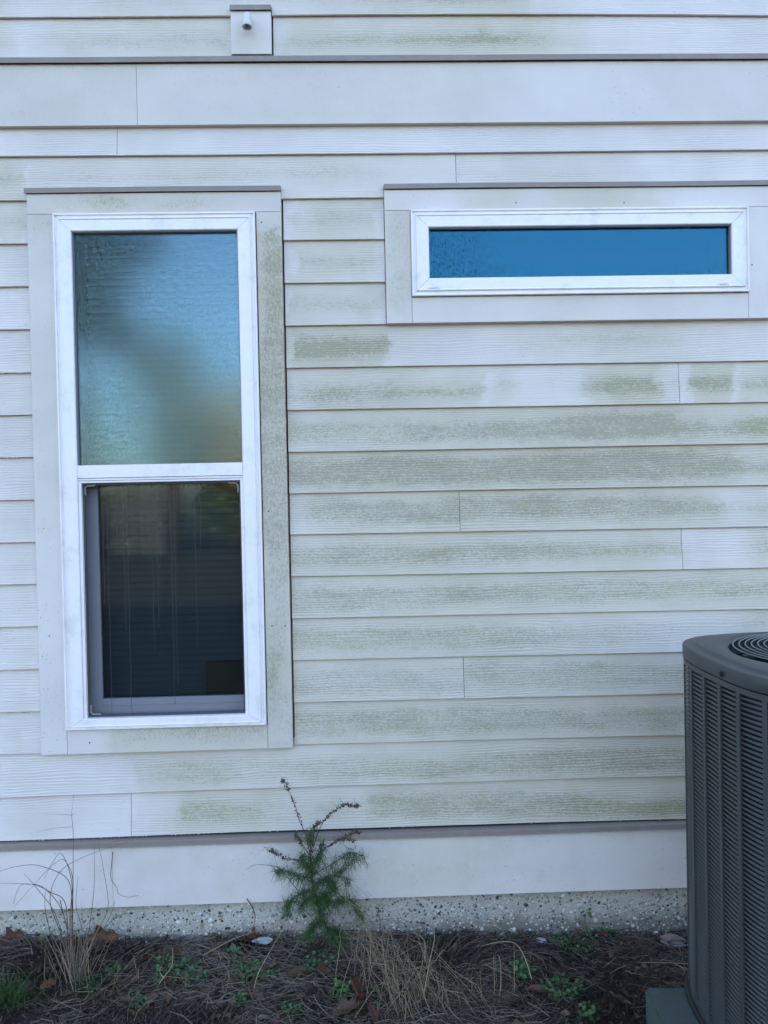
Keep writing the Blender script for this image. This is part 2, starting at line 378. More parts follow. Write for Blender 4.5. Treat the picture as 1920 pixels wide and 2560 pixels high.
def board_mat(row):
    zb = RB[row]; ex = {1: .145, 3: .10}.get(row, .1524)
    py = (3.412-zb)/3.69*2560
    def amt_(p):
        if row >= 8 and p[0] > 690: return min(1, .26+.78*p[1]) if p[1] > .13 else p[1]+.12
        if row in (0, 1, 4): return min(1, .10+p[1]) if p[1] > .09 else p[1]
        return p[1]
    st = [(sx(p[0], py), amt_(p), zb+(p[2]-(.08 if row >= 8 else 0))*ex, zb+(p[3]+(.08 if row >= 8 else 0))*ex, p[4]) for p in MOULD[row]]
    st.append((st[0][0]-.5, .1, zb+.1*ex, zb+.6*ex, .3)); st.append((st[-1][0]+.6, .15, zb+.1*ex, zb+.6*ex, .3))
    return painted('siding_paint_row', 'X', st)
def siding(row, pieces, top=None, mat=None):
    zb = RB[row]; mat = mat or board_mat(row)
    for segs in pieces:
        me = board_mesh(row, zb, top or zb+.178, segs); link('siding_board', me, mat, house)

CL0, CL1 = -1.172, -.2735         # tall window casing, outer
CH0, CH1 = .0975, 1.5085          # long window casing, outer
G = .0009
def cut(x0, x1, joints):
    e = [x0]+sorted(j for j in joints if x0 < j < x1)+[x1]
    return [[(a+(G if i else 0), b-(G if i < len(e)-2 else 0), None)] for i, (a, b) in enumerate(zip(e, e[1:]))]
# upper rows
M_plain = painted('siding_paint_upper', 'X', [(-4, .25, 3, 6, .3), (-1, .4, 3, 6, .3), (1.2, .1, 3, 6, .3), (5, .3, 3, 6, .3)])
z = 3.342; i = 0
while z+.1524 < ZT-.1:
    z += .1524; i += 1
    RB[100+i] = z
    siding(100+i, cut(XL, XR, [rnd.uniform(-3, 4)]), mat=M_plain)
siding(0, [[(XL, -.4385, None), (-.4385, -.2915, 3.3725), (-.2915, XR, None)]])
siding(1, [[(XL, -.4385, None)], [(-.2885, 2.7, None)], [(2.702, XR, None)]], top=3.366)
siding(3, cut(XL, XR, [-.855, 2.8]), top=2.972)
jx = .3605
siding(4, [[(XL, -1.1790, None), (-1.1790, -.2730, 2.7300), (-.2730, .0960, None), (.0960, jx-G, 2.7315)], [(jx+G, 1.5115, 2.7315), (1.5115, 3.4, None)], [(3.402, XR, None)]])
JO = {9: [1.1655], 12: [.3497], 13: [1.1667], 16: [.3533], 19: [-.8646]}
for r in range(5, 18):
    L_ = cut(XL, CL0-.0012, [-1.9-.35*((r*7) % 4)])
    if r in (5, 6, 7): P_ = [[(CL1+.0062, CH0-.0022, None)]] + cut(CH1+.003, XR, [2.2+.4*(r % 3)])
    else: P_ = cut(CL1+.0062, XR, JO.get(r, [])+[2.3+.45*((r*5) % 4)])
    siding(r, L_+P_)
siding(18, cut(XL, XR, [2.6, -2.6])); siding(19, cut(XL, XR, JO[19]+[3.0]))

# frieze band, skirt board (smooth trim)
M_frieze = painted('frieze_paint', 'X', [(-4, .3, 2.9, 3.2, .2), (-1.3, .24, 2.93, 3.17, .1), (-.8, .22, 2.93, 3.2, .15), (-.2, .24, 2.93, 3.2, .2), (.3, .2, 2.94, 3.2, .3), (.7, .06, 2.9, 3.2, .2), (5, .05, 2.9, 3.2, .2)], grain=0, specks=.35, film=.12)
for x0, x1 in ((XL, -.7778), (-.7764, 3.3), (3.301, XR)):
    MB().box(x0, x1, -.026, -.002, 2.9512, 3.1675).build('frieze_board', M_frieze, house)
M_skirt = painted('skirt_paint', 'X', [(-4, .1, .1, .4, .2), (-.6, .02, .15, .37, .3), (-.1, .10, .16, .30, .5), (.05, .25, .16, .32, .6), (.3, .28, .16, .34, .6), (.55, .10, .2, .35, .5), (1.2, .08, .15, .37, .3), (5, .2, .1, .4, .3)], grain=0, specks=.5, film=.22)
for x0, x1 in ((XL, -.9316), (-.9306, 2.4), (2.401, XR)):
    MB().box(x0, x1, -.030, .006, .1505, .3670).build('skirt_board', M_skirt, house)
def zflash(name, x0, x1, z0, z1, parent, y0=-.036, yb=-.004, ends=False):
    """bent metal drip cap: sloped top, upright lip with a small kicked hem"""
    mb = MB(); n = max(2, int((x1-x0)/.35))
    prof = [(yb, z1+.004), (y0+.001, z1), (y0, z1-.001), (y0, z0+.002), (y0-.0025, z0), (y0+.001, z0), (y0+.003, z0+.004), (yb, z0+.004)]
    for i in range(n+1):
        x = x0+(x1-x0)*i/n; w = .0009*math.sin(x*5+z0*9)+.0005*math.sin(x*17)
        for y, zz in prof: mb.v.append((x, y, zz+w))
    m = len(prof)
    for i in range(n):
        for j in range(m):
            a, b = i*m+j, i*m+(j+1) % m
            mb.f.append((a, a+m, b+m, b)); mb.mi.append(0)
    mb.f.append(tuple(range(m))); mb.f.append(tuple(n*m+j for j in reversed(range(m)))); mb.mi += [0, 0]
    me = mb.mesh(name); recalc(me); return link(name, me, M_flash, parent)
zflash('band_flashing', XL, 1.93, 3.168, 3.1885, house); zflash('band_flashing', 1.928, XR, 3.1683, 3.1888, house, y0=-.0366)
zflash('skirt_flashing', XL, -.92, .3680, .3885, house); zflash('skirt_flashing', -.935, XR, .3675, .3880, house, y0=-.0366)

# vent block with drain elbow
vb = link('mounting_block', MB().box(-.4370, -.2945, -.031, .004, 3.1985, 3.3490).mesh('mounting_block'),
          painted('block_paint', 'X', [(-.44, .12, 3.2, 3.26, .2), (-.39, .3, 3.2, 3.25, .2), (-.33, .12, 3.2, 3.24, .1), (-.29, .05, 3.2, 3.3, .1)], grain=0, specks=.6, film=.08), house)
zflash('block_flashing', -.4385, -.2925, 3.3500, 3.3695, vb, y0=-.0375)
mb = MB(); pc = Vector((-.3735, -.030, 3.2905)); prof = []
for i in range(9):
    a = math.pi/2*i/8*1.0
    prof.append(Vector((pc.x, pc.y-.022-.020*math.sin(a), pc.z+.022-.020*(1-math.cos(a)))))
prof = [Vector((pc.x, pc.y, pc.z+.022))]+prof
end = prof[-1]
def ring(mb, p, axis, ro, n=20):
    a = axis.cross(Vector((1, 0, 0))); a.normalize(); c = axis.cross(a); b = len(mb.v)
    for j in range(n):
        q = 2*math.pi*j/n; mb.v.append(tuple(p+(a*math.cos(q)+c*math.sin(q))*ro))
    return b
n_ = 20; rs = []
for i, p in enumerate(prof):
    t = (prof[min(i+1, 9)]-prof[max(i-1, 0)]).normalized(); rs.append(ring(mb, p, t, .0145 if i < 2 else .0158))
ax = Vector((0, -.12, -1)).normalized()
for d, ro in ((.004, .0158), (.0045, .0175), (.026, .0175), (.0265, .0168), (.0265, .0135), (.008, .0128)):
    rs.append(ring(mb, end+ax*d, ax, ro))
for a, b in zip(rs, rs[1:]):
    for j in range(n_):
        mb.f.append((a+j, a+(j+1) % n_, b+(j+1) % n_, b+j)); mb.mi.append(0)
mb.f.append(tuple(rs[-1]+j for j in range(n_))); mb.mi.append(1)
me = mb.mesh('drain_elbow', True); recalc(me); link('drain_elbow', me, [M_pvc, M_dark], house)

# sheathing with two openings
TO = (-1.020, -.428, .83, 2.575); HO = (.252, 1.352, 2.388, 2.574)
mb = MB()
for b in ((XL, TO[0], .1, ZT), (TO[0], TO[1], .1, TO[2]), (TO[0], TO[1], TO[3], ZT), (TO[1], HO[0], .1, ZT), (HO[0], HO[1], .1, HO[2]), (HO[0], HO[1], HO[3], ZT), (HO[1], XR, .1, ZT)):
    mb.box(b[0], b[1], .006, .14, b[2], b[3])
mb.build('wall_sheathing', M_sheath, house)
# body of the house behind the wall
mb = MB(); mb.box(XL, XL+.15, .141, 9, -.3, ZT); mb.box(XR-.15, XR, .141, 9, -.3, ZT); mb.box(XL+.15, XR-.15, 8.85, 9, -.3, ZT)
mb.build('side_wall', M_plain, house)
MB().box(XL+.15, XR-.15, .141, 8.85, .12, .30).build('interior_floor', M_room, house)
MB().box(XL+.15, XR-.15, .141, 8.85, 2.9, 3.0).build('interior_ceiling', M_room, house)
mb = MB(); mb.add([(XL-.3, -.35, ZT), (XR+.3, -.35, ZT), (XR+.3, 9.35, ZT), (XL-.3, 9.35, ZT), (XL-.3, 4.5, ZT+2.1), (XR+.3, 4.5, ZT+2.1)],
                  [(0, 1, 5, 4), (2, 3, 4, 5), (1, 2, 5), (3, 0, 4), (0, 3, 2, 1)])
mb.build('roof', M_roof, house)

# foundation with exposed pebbles
k = NT('foundation_concrete'); tc = k.n('ShaderNodeTexCoord'); P = tc.outputs['Object']
c = k.mix(k.noise(P, 45, 5, .7), (.40, .365, .32), (.66, .61, .55))
c = k.mix(k.math('MULTIPLY', k.sstep(k.noise(P, 3, 4, .6), .45, .7), .3), c, (.30, .25, .19))
sp_ = k.n('ShaderNodeSeparateXYZ'); k.l(P, sp_.inputs[0])
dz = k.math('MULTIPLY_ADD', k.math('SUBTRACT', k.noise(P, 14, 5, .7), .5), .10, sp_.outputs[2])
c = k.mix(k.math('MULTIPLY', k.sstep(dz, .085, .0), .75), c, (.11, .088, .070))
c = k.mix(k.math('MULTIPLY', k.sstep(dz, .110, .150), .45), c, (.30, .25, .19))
k.l(c, k.b.inputs['Base Color']); k.b.inputs['Roughness'].default_value = .9
k.l(k.bump(k.noise(P, 120, 5, .75), 1.0, .006), k.b.inputs['Normal'])
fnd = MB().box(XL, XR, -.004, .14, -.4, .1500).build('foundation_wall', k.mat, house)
k = NT('pebble_stone'); oi = k.n('ShaderNodeObjectInfo'); at = k.n('ShaderNodeAttribute'); at.attribute_name = 'tint'
cr = k.n('ShaderNodeValToRGB'); cr.color_ramp.interpolation = 'CONSTANT'
cols = [(0, (.50, .48, .44)), (.20, (.42, .39, .34)), (.42, (.60, .585, .55)), (.55, (.40, .35, .29)), (.66, (.24, .23, .22)), (.76, (.035, .037, .042)), (.88, (.10, .10, .11)), (.95, (.28, .20, .14))]
while len(cr.color_ramp.elements) < len(cols): cr.color_ramp.elements.new(.5)
for e, (p, c_) in zip(cr.color_ramp.elements, cols): e.position = p; e.color = (*c_, 1)
k.l(at.outputs['Fac'], cr.inputs[0]); k.l(cr.outputs[0], k.b.inputs['Base Color']); k.b.inputs['Roughness'].default_value = .55
M_pebS = k.mat
k = NT('pebble_stone_single'); oi = k.n('ShaderNodeObjectInfo')
cr2 = k.n('ShaderNodeValToRGB'); cr2.color_ramp.interpolation = 'CONSTANT'
while len(cr2.color_ramp.elements) < len(cols): cr2.color_ramp.elements.new(.5)
for e, (p, c_) in zip(cr2.color_ramp.elements, cols): e.position = p; e.color = (*c_, 1)
k.l(oi.outputs['Random'], cr2.inputs[0]); k.l(cr2.outputs[0], k.b.inputs['Base Color']); k.b.inputs['Roughness'].default_value = .5
M_pebO = k.mat
def pebble_geo(r_):
    v = []; f = []
    n = 7; a0 = r_.random()*6
    rr = [r_.uniform(.75, 1.15) for _ in range(n)]
    for lvl, (s, h) in enumerate(((1, 0), (.82, -.55), (.4, -.85))):
        for j in range(n):
            q = a0+2*math.pi*j/n; v.append((math.cos(q)*rr[j]*s, h, math.sin(q)*rr[j]*s))
    for l in range(2):
        for j in range(n): f.append((l*n+j, l*n+(j+1) % n, (l+1)*n+(j+1) % n, (l+1)*n+j))
    f.append(tuple(2*n+j for j in range(n)))
    return v, f
protos = []
for i in range(8):
    v, f = pebble_geo(rnd); m_ = bpy.data.meshes.new('pebble'); m_.from_pydata(v, [], f); recalc(m_)
    m_.polygons.foreach_set('use_smooth', [True]*len(f)); m_.materials.append(M_pebO); protos.append((m_, v, f))
peb = []
for i in range(15000):
    x = rnd.uniform(-2.6, 2.6); zz = rnd.uniform(-.07, .146); s = .0024*math.exp(rnd.gauss(0, .48))+.0013
    if zz > .115 and rnd.random() < .45: continue
    if zz < .035 and rnd.random() < .5: continue
    peb.append((s*(1 if -1.36 < x < 1.18 else .3), x, zz, s))
peb.sort(reverse=True)
big = []; tint = []; sm = MB()
for idx, (_, x, zz, s) in enumerate(peb):
    a, el = rnd.uniform(0, 6.28), rnd.uniform(.6, 1.0)
    if idx < 290:
        o = bpy.data.objects.new('pebble', protos[idx % 8][0]); COL.objects.link(o); o.parent = fnd
        o.location = (x, -.0036, zz); o.rotation_euler = (0, a, 0); o.scale = (s, s*.7, s*el)
    else:
        m_, v, f = protos[idx % 8]; ca, sa = math.cos(a)*s, math.sin(a)*s
        sm.add([(x+p[0]*ca-p[2]*sa*el, -.0036+p[1]*s*.7, zz+p[0]*sa+p[2]*ca*el) for p in v], f)
        tint += [rnd.random()]*len(f)
me = sm.mesh('pebbles', True); recalc(me); tintattr(me, tint); o = link('pebbles', me, M_pebS, fnd); o['kind'] = 'stuff'

# ------------------------------------------------------------------ windows
def glass(name, tint, refl, milky, rot, sc, streak, mask=None, rough=.05):
    k = NT(name); k.t.nodes.remove(k.b)
    tc = k.n('ShaderNodeTexCoord'); P = tc.outputs['Object']
    r = k.n('ShaderNodeVectorRotate', rotation_type='Y_AXIS'); k.l(P, r.inputs['Vector'])
    r.inputs['Angle'].default_value = rot
    n1 = k.noise(k.vmap(r.outputs[0], (sc*3.2, 1, sc)), 1.0, 3, .6)
    drops = k.sstep(n1, .47, .64)
    n2 = k.noise(k.vmap(P, (70, 1, 5)), 1.0, 2, .5)
    h = k.math('ADD', drops, k.math('MULTIPLY', n2, .35))
    if mask is not None:
        sep = k.n('ShaderNodeSeparateXYZ'); k.l(P, sep.inputs[0])
        ma = k.math('ADD', k.mapr(sep.outputs[0], mask[0], mask[1], .8, .3), k.mapr(sep.outputs[2], mask[2], mask[3], .35, 0))
        h = k.math('MULTIPLY', h, ma)
    nrm = k.bump(h, streak, .0006)
    big = k.bump(k.noise(P, 5, 2, .5), .012, .02, nrm)
    gl = k.n('ShaderNodeBsdfGlossy'); gl.inputs['Color'].default_value = (*tint, 1); gl.inputs['Roughness'].default_value = rough
    k.l(big, gl.inputs['Normal'])
    tr = k.n('ShaderNodeBsdfTransparent'); tr.inputs[0].default_value = (.70, .76, .74, 1) if milky > .01 else (.56, .62, .66, 1)
    df = k.n('ShaderNodeBsdfDiffuse'); df.inputs[0].default_value = (.42, .41, .35, 1)
    m1 = k.n('ShaderNodeMixShader'); k.l(tr.outputs[0], m1.inputs[1]); k.l(df.outputs[0], m1.inputs[2])
    dm = k.math('MULTIPLY', k.math('MULTIPLY_ADD', drops, .8, .6), milky); k.l(dm, m1.inputs[0])
    fr = k.n('ShaderNodeFresnel'); fr.inputs['IOR'].default_value = 1.5
    ff = k.math('ADD', fr.outputs[0], refl-.04, clamp=True)
    dd = k.math('MULTIPLY', k.sstep(h, .25, .9), -.5 if mask else -.26); ff = k.math('MULTIPLY', ff, k.math('ADD', 1.0, dd))
    m2 = k.n('ShaderNodeMixShader'); k.l(ff, m2.inputs[0]); k.l(m1.outputs[0], m2.inputs[1]); k.l(gl.outputs[0], m2.inputs[2])
    k.l(m2.outputs[0], k.out.inputs['Surface'])
    return k.mat
M_gUp = glass('dewy_upper_glass', (.44, .68, .84), .118, .055, -.50, 66, .14, rough=.088)
M_gLo = glass('lower_glass', (.66, .74, .74), .050, .003, .05, 60, .012, rough=.03)
M_gHi = glass('long_window_glass', (.15, .62, .93), .082, .0, .35, 60, .24, mask=(.25, .62, 2.39, 2.47), rough=.03)

def frame(rect, prof, mat, parent, gap=.0006, bs=1.0):
    """four mitred members around rect (x0,x1,z0,z1); prof = (inset from outside, y)"""
    x0, x1, z0, z1 = rect
    for side in range(4):
        mb = MB(); m = len(prof)
        for e in (0, 1):
            for d, y in prof:
                if side == 0: p = (x0+d+gap if e == 0 else x1-d-gap, y, z1-d)
                elif side == 1: p = (x0+d+gap if e == 0 else x1-d-gap, y, z0+d*bs)
                elif side == 2: p = (x0+d, y, z0+d*bs+gap if e == 0 else z1-d-gap)
                else: p = (x1-d, y, z0+d*bs+gap if e == 0 else z1-d-gap)
                mb.v.append(p)
        for j in range(m):
            a, b = j, (j+1) % m
            mb.f.append((a, b, b+m, a+m)); mb.mi.append(0)
        mb.f.append(tuple(range(m))); mb.f.append(tuple(m+j for j in reversed(range(m)))); mb.mi += [0, 0]
        nm = 'frame_rail' if side < 2 else 'frame_stile'
        me = mb.mesh(nm); recalc(me); link(nm, me, mat, parent)
def casing(name, box, mat, parent):
    x0, x1, z0, z1 = box
    mb = MB(); c = .0012; y0 = -.034
    mb.add([(x0+c, y0, z0+c), (x1-c, y0, z0+c), (x1-c, y0, z1-c), (x0+c, y0, z1-c), (x0, y0+c, z0), (x1, y0+c, z0), (x1, y0+c, z1), (x0, y0+c, z1),
            (x0, .005, z0), (x1, .005, z0), (x1, .005, z1), (x0, .005, z1)],
           [(0, 1, 2, 3), (0, 4, 5, 1), (1, 5, 6, 2), (2, 6, 7, 3), (3, 7, 4, 0), (4, 8, 9, 5), (5, 9, 10, 6), (6, 10, 11, 7), (7, 11, 8, 4), (8, 11, 10, 9)])
    return mb.build(name, mat, parent)
PROF = [(0, -.030), (0, -.0465), (.0015, -.048), (.0055, -.048), (.0075, -.0415), (.0165, -.0415), (.0185, -.0500), (.0205, -.0505), (.024, -.0475), (.0600, -.0475), (.0625, -.0455), (.0632, -.0440), (.0632, -.006), (.030, -.006), (.030, -.030)]
PROFD = PROF[:-3]+[(.0632, .004), (0.004, .004), (.004, -.030)]

# tall window
tw = bpy.data.objects.new('window', None); COL.objects.link(tw); tw.parent = house; tw['label'] = 'tall white single-hung window with dewy upper pane'
cx = lambda *q: list(q)
mHead = painted('head_casing_paint', 'X', [(-1.18, .3, 2.63, 2.68, .4), (-1.0, .55, 2.63, 2.70, .5), (-.9, .7, 2.63, 2.71, .7), (-.75, .55, 2.63, 2.68, .7), (-.6, .5, 2.63, 2.7, .7), (-.45, .35, 2.63, 2.68, .6), (-.38, .2, 2.63, 2.68, .4), (-.27, .2, 2.63, 2.69, .3)], grain=0, specks=.4)
mSideL = painted('left_casing_paint', 'Z', [(.70, .0, -1.2, -1.0, .2), (1.4, .02, -1.2, -1.0, .2), (1.7, .16, -1.2, -1.0, .2), (2.3, .15, -1.2, -1.0, .2), (2.5, .2, -1.2, -1.0, .4), (2.64, .4, -1.2, -1.0, .6)], grain=0, specks=.9)
mSideR = painted('right_casing_paint', 'Z', [(.70, .35, -.39, -.25, .3), (.82, .4, -.39, -.24, .3), (.95, .75, -.39, -.31, .7), (1.08, .55, -.39, -.28, .5), (1.2, .5, -.37, -.26, .5), (1.6, .72, -.40, -.23, .3), (2.0, .76, -.40, -.23, .35), (2.3, .82, -.37, -.25, .6), (2.55, .72, -.37, -.25, .6), (2.60, .25, -.37, -.25, .4), (2.64, .2, -.37, -.25, .4)], grain=0, specks=.4)
mSill = painted('sill_casing_paint', 'X', [(-1.08, .03, .70, .80, .3), (-.98, .06, .70, .80, .3), (-.9, .45, .71, .81, .6), (-.7, .55, .71, .82, .6), (-.5, .6, .71, .81, .6), (-.36, .55, .71, .81, .6)], grain=0, specks=.3)
casing('head_casing', (CL0, CL1, 2.6360, 2.7075), mHead, tw)
casing('side_casing', (CL0, -1.0790, .7085, 2.6350), mSideL, tw)
casing('side_casing', (-.3620, CL1, .7085, 2.6350), mSideR, tw)
casing('sill_casing', (-1.0780, -.3630, .7085, .7960), mSill, tw)
zflash('head_flashing', -1.1785, -.2735, 2.7085, 2.7275, tw, y0=-.0395)
frame((-1.0780, -.3655, .7985, 2.6330), PROFD, M_vinyl, tw, bs=.61)
# meeting rail and stops
mb = MB(); mb.box(-1.0140, -.4295, -.0450, -.004, 1.6965, 1.7415); mb.box(-1.0140, -.4295, -.0420, -.004, 1.6875, 1.6945); mb.box(-1.0140, -.4295, -.0395, -.004, 1.6790, 1.6860)
mb.build('meeting_rail', M_vinyl, tw)
MB().box(-1.0145, -.4290, -.012, -.004, 1.6930, 1.6968).build('rail_groove', M_dark, tw)
mb = MB(); mb.box(-1.0138, -1.0040, -.040, -.004, .8360, 1.6785); mb.box(-.4395, -.4296, -.040, -.004, .8360, 1.6785); mb.box(-1.0138, -.4296, -.0400, -.004, .8190+.0425, .8360+.0030)
mb = MB(); MB().box(-1.0138, -1.0040, -.040, -.004, .8375, 1.6785).build('jamb_stop', M_vinyl, tw); MB().box(-.4395, -.4296, -.040, -.004, .8375, 1.6785).build('jamb_stop', M_vinyl, tw)
# upper pane with dark glazing bead
mb = MB()
for b in ((-1.0147, -1.0118, 1.742, 2.5698), (-.4323, -.4290, 1.742, 2.5698)): mb.box(b[0], b[1], -.0385, -.0245, b[2], b[3])
mb.box(-1.0117, -.4324, -.0385, -.0245, 2.5668, 2.5698); mb.build('glazing_bead', M_sash, tw)
MB().box(-1.0140, -.4300, -.0240, -.0190, 1.7400, 2.5695).build('upper_pane', M_gUp, tw)
# lower sash, screen frame, pane
SX0, SX1, SZ0, SZ1 = -1.0040, -.4395, .8390, 1.6785
mb = MB(); e = .0065
mb.box(SX0, SX0+e, -.026, -.016, SZ0, SZ1); mb.box(SX1-e, SX1, -.026, -.016, SZ0, SZ1); mb.box(SX0+e, SX1-e, -.026, -.016, SZ1-e, SZ1); mb.box(SX0+e, SX1-e, -.026, -.016, SZ0, SZ0+e)
mb.build('screen_frame', M_screenframe, tw)
def hook(cx_, cz, dx, dz):
    p = [(cx_+dx*.036, -.028, cz-dz*.003), (cx_+dx*.030, -.028, cz), (cx_+dx*.008, -.028, cz), (cx_+dx*.001, -.028, cz+dz*.006), (cx_, -.028, cz+dz*.022), (cx_+dx*.002, -.028, cz+dz*.034)]
    MB().tube(p, .0026, 6).build('corner_spline', M_spline, tw, True)
hook(SX0+.010, SZ1-.010, 1, -1); hook(SX1-.010, SZ1-.010, -1, -1); hook(SX0+.010, SZ0+.010, 1, 1)
mb = MB(); yA, yB = .030, .062
mb.box(-1.03, -.971, yA, yB, .820, 1.70); mb.box(-.436, -.40, yA, yB, .820, 1.70); mb.box(-.971, -.436, yA, yB, .820, .889); mb.box(-.971, -.436, yA, yB, 1.672, 1.70)
mb.box(-.971, -.436, yA-.003, yA-.0002, .8640, .8670)
sash = mb.build('lower_sash', M_sash, tw)
MB().box(-.972, -.435, .040, .045, .888, 1.673).build('lower_pane', M_gLo, tw)
# runs of water on the screen
mb = MB()
for px, y1 in ((256, 1503), (267, 1790), (290, 1350), (306, 1570), (315, 1785), (375, 1628), (387, 1565), (421, 1758), (430, 1708), (480, 1622), (494, 1380)):
    x = sx(px, 1230); zt = 1.672; zb_ = max(.842, 3.4123-(y1)/2560*3.69+.006*(px-300)/300)
    pts = [(x+(.030*(1.672-z_)/.84*.55)*.0+.0012*math.sin(z_*31+px), -.0285, z_) for z_ in [zt+(zb_-zt)*q/10 for q in range(11)]]
    mb.tube(pts, .0008, 5); mb.tube([(pts[-1][0], -.0285, zb_+.004), (pts[-1][0], -.0290, zb_)], [.0010, .0024], 6)
for i in range(36):
    x = -.995+i*.0153; mb.tube([(x, -.0275, 1.6705), (x, -.0275, 1.6665-rnd.random()*.004)], [.002, .0016], 5)
mb.build('water_run', simple('dirty_water_run', (.062, .062, .060), .4), tw, True)
# blind behind
sl_ = MB().add([(-1.02, -.012, -.0145), (-.41, -.012, -.0145), (-.41, .004, .0), (-1.02, .004, .0), (-.41, .010, .0155), (-1.02, .010, .0155)], [(0, 1, 2, 3), (3, 2, 4, 5)]).mesh('blind_slat'); sl_.materials.append(M_blind)
for i in range(69):
    o = bpy.data.objects.new('blind_slat', sl_); COL.objects.link(o); o.parent = tw; o.location = (0, .115, .845+i*.0252)
bx = link('cardboard_box', MB().box(-.600, -.415, .070, .095, .80, 1.005).mesh('cardboard_box'), simple('brown_card', (.17, .10, .06), .8, .1))
tag(bx, 'brown cardboard box behind the lower pane in its bottom right corner', 'box')
# long window
hw = bpy.data.objects.new('window', None); COL.objects.link(hw); hw.parent = house; hw['label'] = 'long low white window reflecting blue sky'
mh = painted('long_head_paint', 'X', [(.09, .2, 2.63, 2.68, .3), (.3, .08, 2.63, 2.70, .4), (.5, .6, 2.632, 2.648, 1), (.62, .2, 2.632, 2.65, .8), (.85, .7, 2.630, 2.645, 1), (1.05, .6, 2.630, 2.642, 1), (1.15, .05, 2.63, 2.65, .6), (1.52, .02, 2.63, 2.7, .2)], grain=0, specks=.3)
ms1 = painted('long_side_paint', 'Z', [(2.23, .15, .08, .20, .1), (2.35, .4, .08, .20, .1), (2.5, .4, .08, .20, .1), (2.6, .4, .08, .20, .3), (2.64, .3, .08, .2, .3)], grain=0, specks=.3)
ms2 = painted('long_sill_paint', 'X', [(.19, .12, 2.22, 2.33, .2), (.6, .10, 2.22, 2.33, .2), (.82, .3, 2.27, 2.33, .1), (1.0, .1, 2.27, 2.33, .1), (1.52, .02, 2.22, 2.33, .1)], grain=0, specks=.3)
casing('head_casing', (CH0, CH1, 2.6362, 2.7095), mh, hw)
casing('side_casing', (CH0, .1890, 2.2315, 2.6352), ms1, hw)
casing('side_casing', (1.4175, CH1, 2.2315, 2.6352), ms2, hw)
casing('sill_casing', (.1900, 1.4165, 2.2315, 2.3235), ms2, hw)
zflash('head_flashing', .0965, 1.5110, 2.7105, 2.7290, hw, y0=-.0395)
frame((.1905, 1.4160, 2.3255, 2.6330), PROFD, M_vinyl, hw)
mb = MB()
for b in ((.2538, .2565, 2.389, 2.5700), (1.3500, 1.3530, 2.389, 2.5700)): mb.box(b[0], b[1], -.0385, -.0245, b[2], b[3])
mb.box(.2566, 1.3499, -.0385, -.0245, 2.5665, 2.5700); mb.build('glazing_bead', M_sash, hw)
MB().box(.2535, 1.3530, -.0240, -.0190, 2.3885, 2.5698).build('pane', M_gHi, hw)
for x in (.268, 1.318):
    mb = MB(); pts = [(x+.019*math.cos(q)*(1.0)+0, -.0482, 2.3490+.0042*math.sin(q)) for q in [2*math.pi*i/16 for i in range(16)]]
    pts = [(x+(.016 if math.cos(q) > 0 else -.016)+.004*math.cos(q), -.0478, 2.3490+.004*math.sin(q)) for q in [2*math.pi*(i+.5)/16 for i in range(16)]]
    mb.tube(pts, .0014, 6, closed=True); mb.box(x-.012, x+.012, -.0479, -.0470, 2.3470, 2.3515); mb.build('weep_cover', simple('weep_grey', (.5, .5, .53), .4), hw, True)

# small nail heads through the trim
def nail(px, py, parent, y=-.0342):
    p = on_y(px, py, y); MB().tube([(p.x, y+.001, p.z), (p.x, y-.0006, p.z)], .0028, 8).build('nail_head', M_screenframe, parent)
for px, py in ((671, 1278), (680, 1565), (713, 1565), (123, 1590), (162, 1592), (654, 556), (133, 557), (224, 1857)): nail(px, py, tw)
for px, py in ((1290, 507), (1560, 507), (1880, 662)): nail(px, py, hw)
# beads of water under the laps
mb = MB()
def bead(x, y, z, r_):
    b = len(mb.v)
    for lv, (s, h) in enumerate(((.7, .4), (1, -.3), (.55, -1.1))):
        for j in range(5): q = 2*math.pi*j/5; mb.v.append((x+math.cos(q)*r_*s, y+math.sin(q)*r_*s, z+h*r_))
    for l in range(2):
        for j in range(5): mb.f.append((b+l*5+j, b+l*5+(j+1) % 5, b+(l+1)*5+(j+1) % 5, b+(l+1)*5+j)); mb.mi.append(0)
    mb.f.append(tuple(b+10+j for j in range(5))); mb.mi.append(0)
for row, x0, x1, n in ((1, -1.6, -.45, 60), (1, -.3, .6, 10), (19, -1.6, -.2, 70), (19, -.2, 1.2, 16), (6, -1.27, -1.18, 4), (7, -1.27, -1.2, 3), (8, -1.28, -1.19, 8), (10, -1.29, -1.19, 9), (15, -1.29, -1.19, 10), (16, -1.29, -1.19, 8),
                       (0, -1.0, -.5, 16), (4, -.27, .09, 9), (9, -.25, -.1, 4), (3, .1, .5, 6), (12, -.1, .6, 10), (14, -.2, .7, 14), (5, -1.25, -1.18, 3), (13, .1, .4, 6), (18, -1.3, .8, 26), (17, .2, 1.1, 16)):
    for i in range(n):
        x = rnd.uniform(x0, x1); bead(x, -.0165, RB[row]+dev(row, x)-.001, rnd.uniform(.0011, .0024))
for i in range(120):
    x = rnd.uniform(-1.6, 1.15); bead(x, -.0385, .3665+rnd.uniform(-.0005, .001), rnd.uniform(.0010, .0020))
o = mb.build('water_beads', M_water, house, True); o['kind'] = 'stuff'

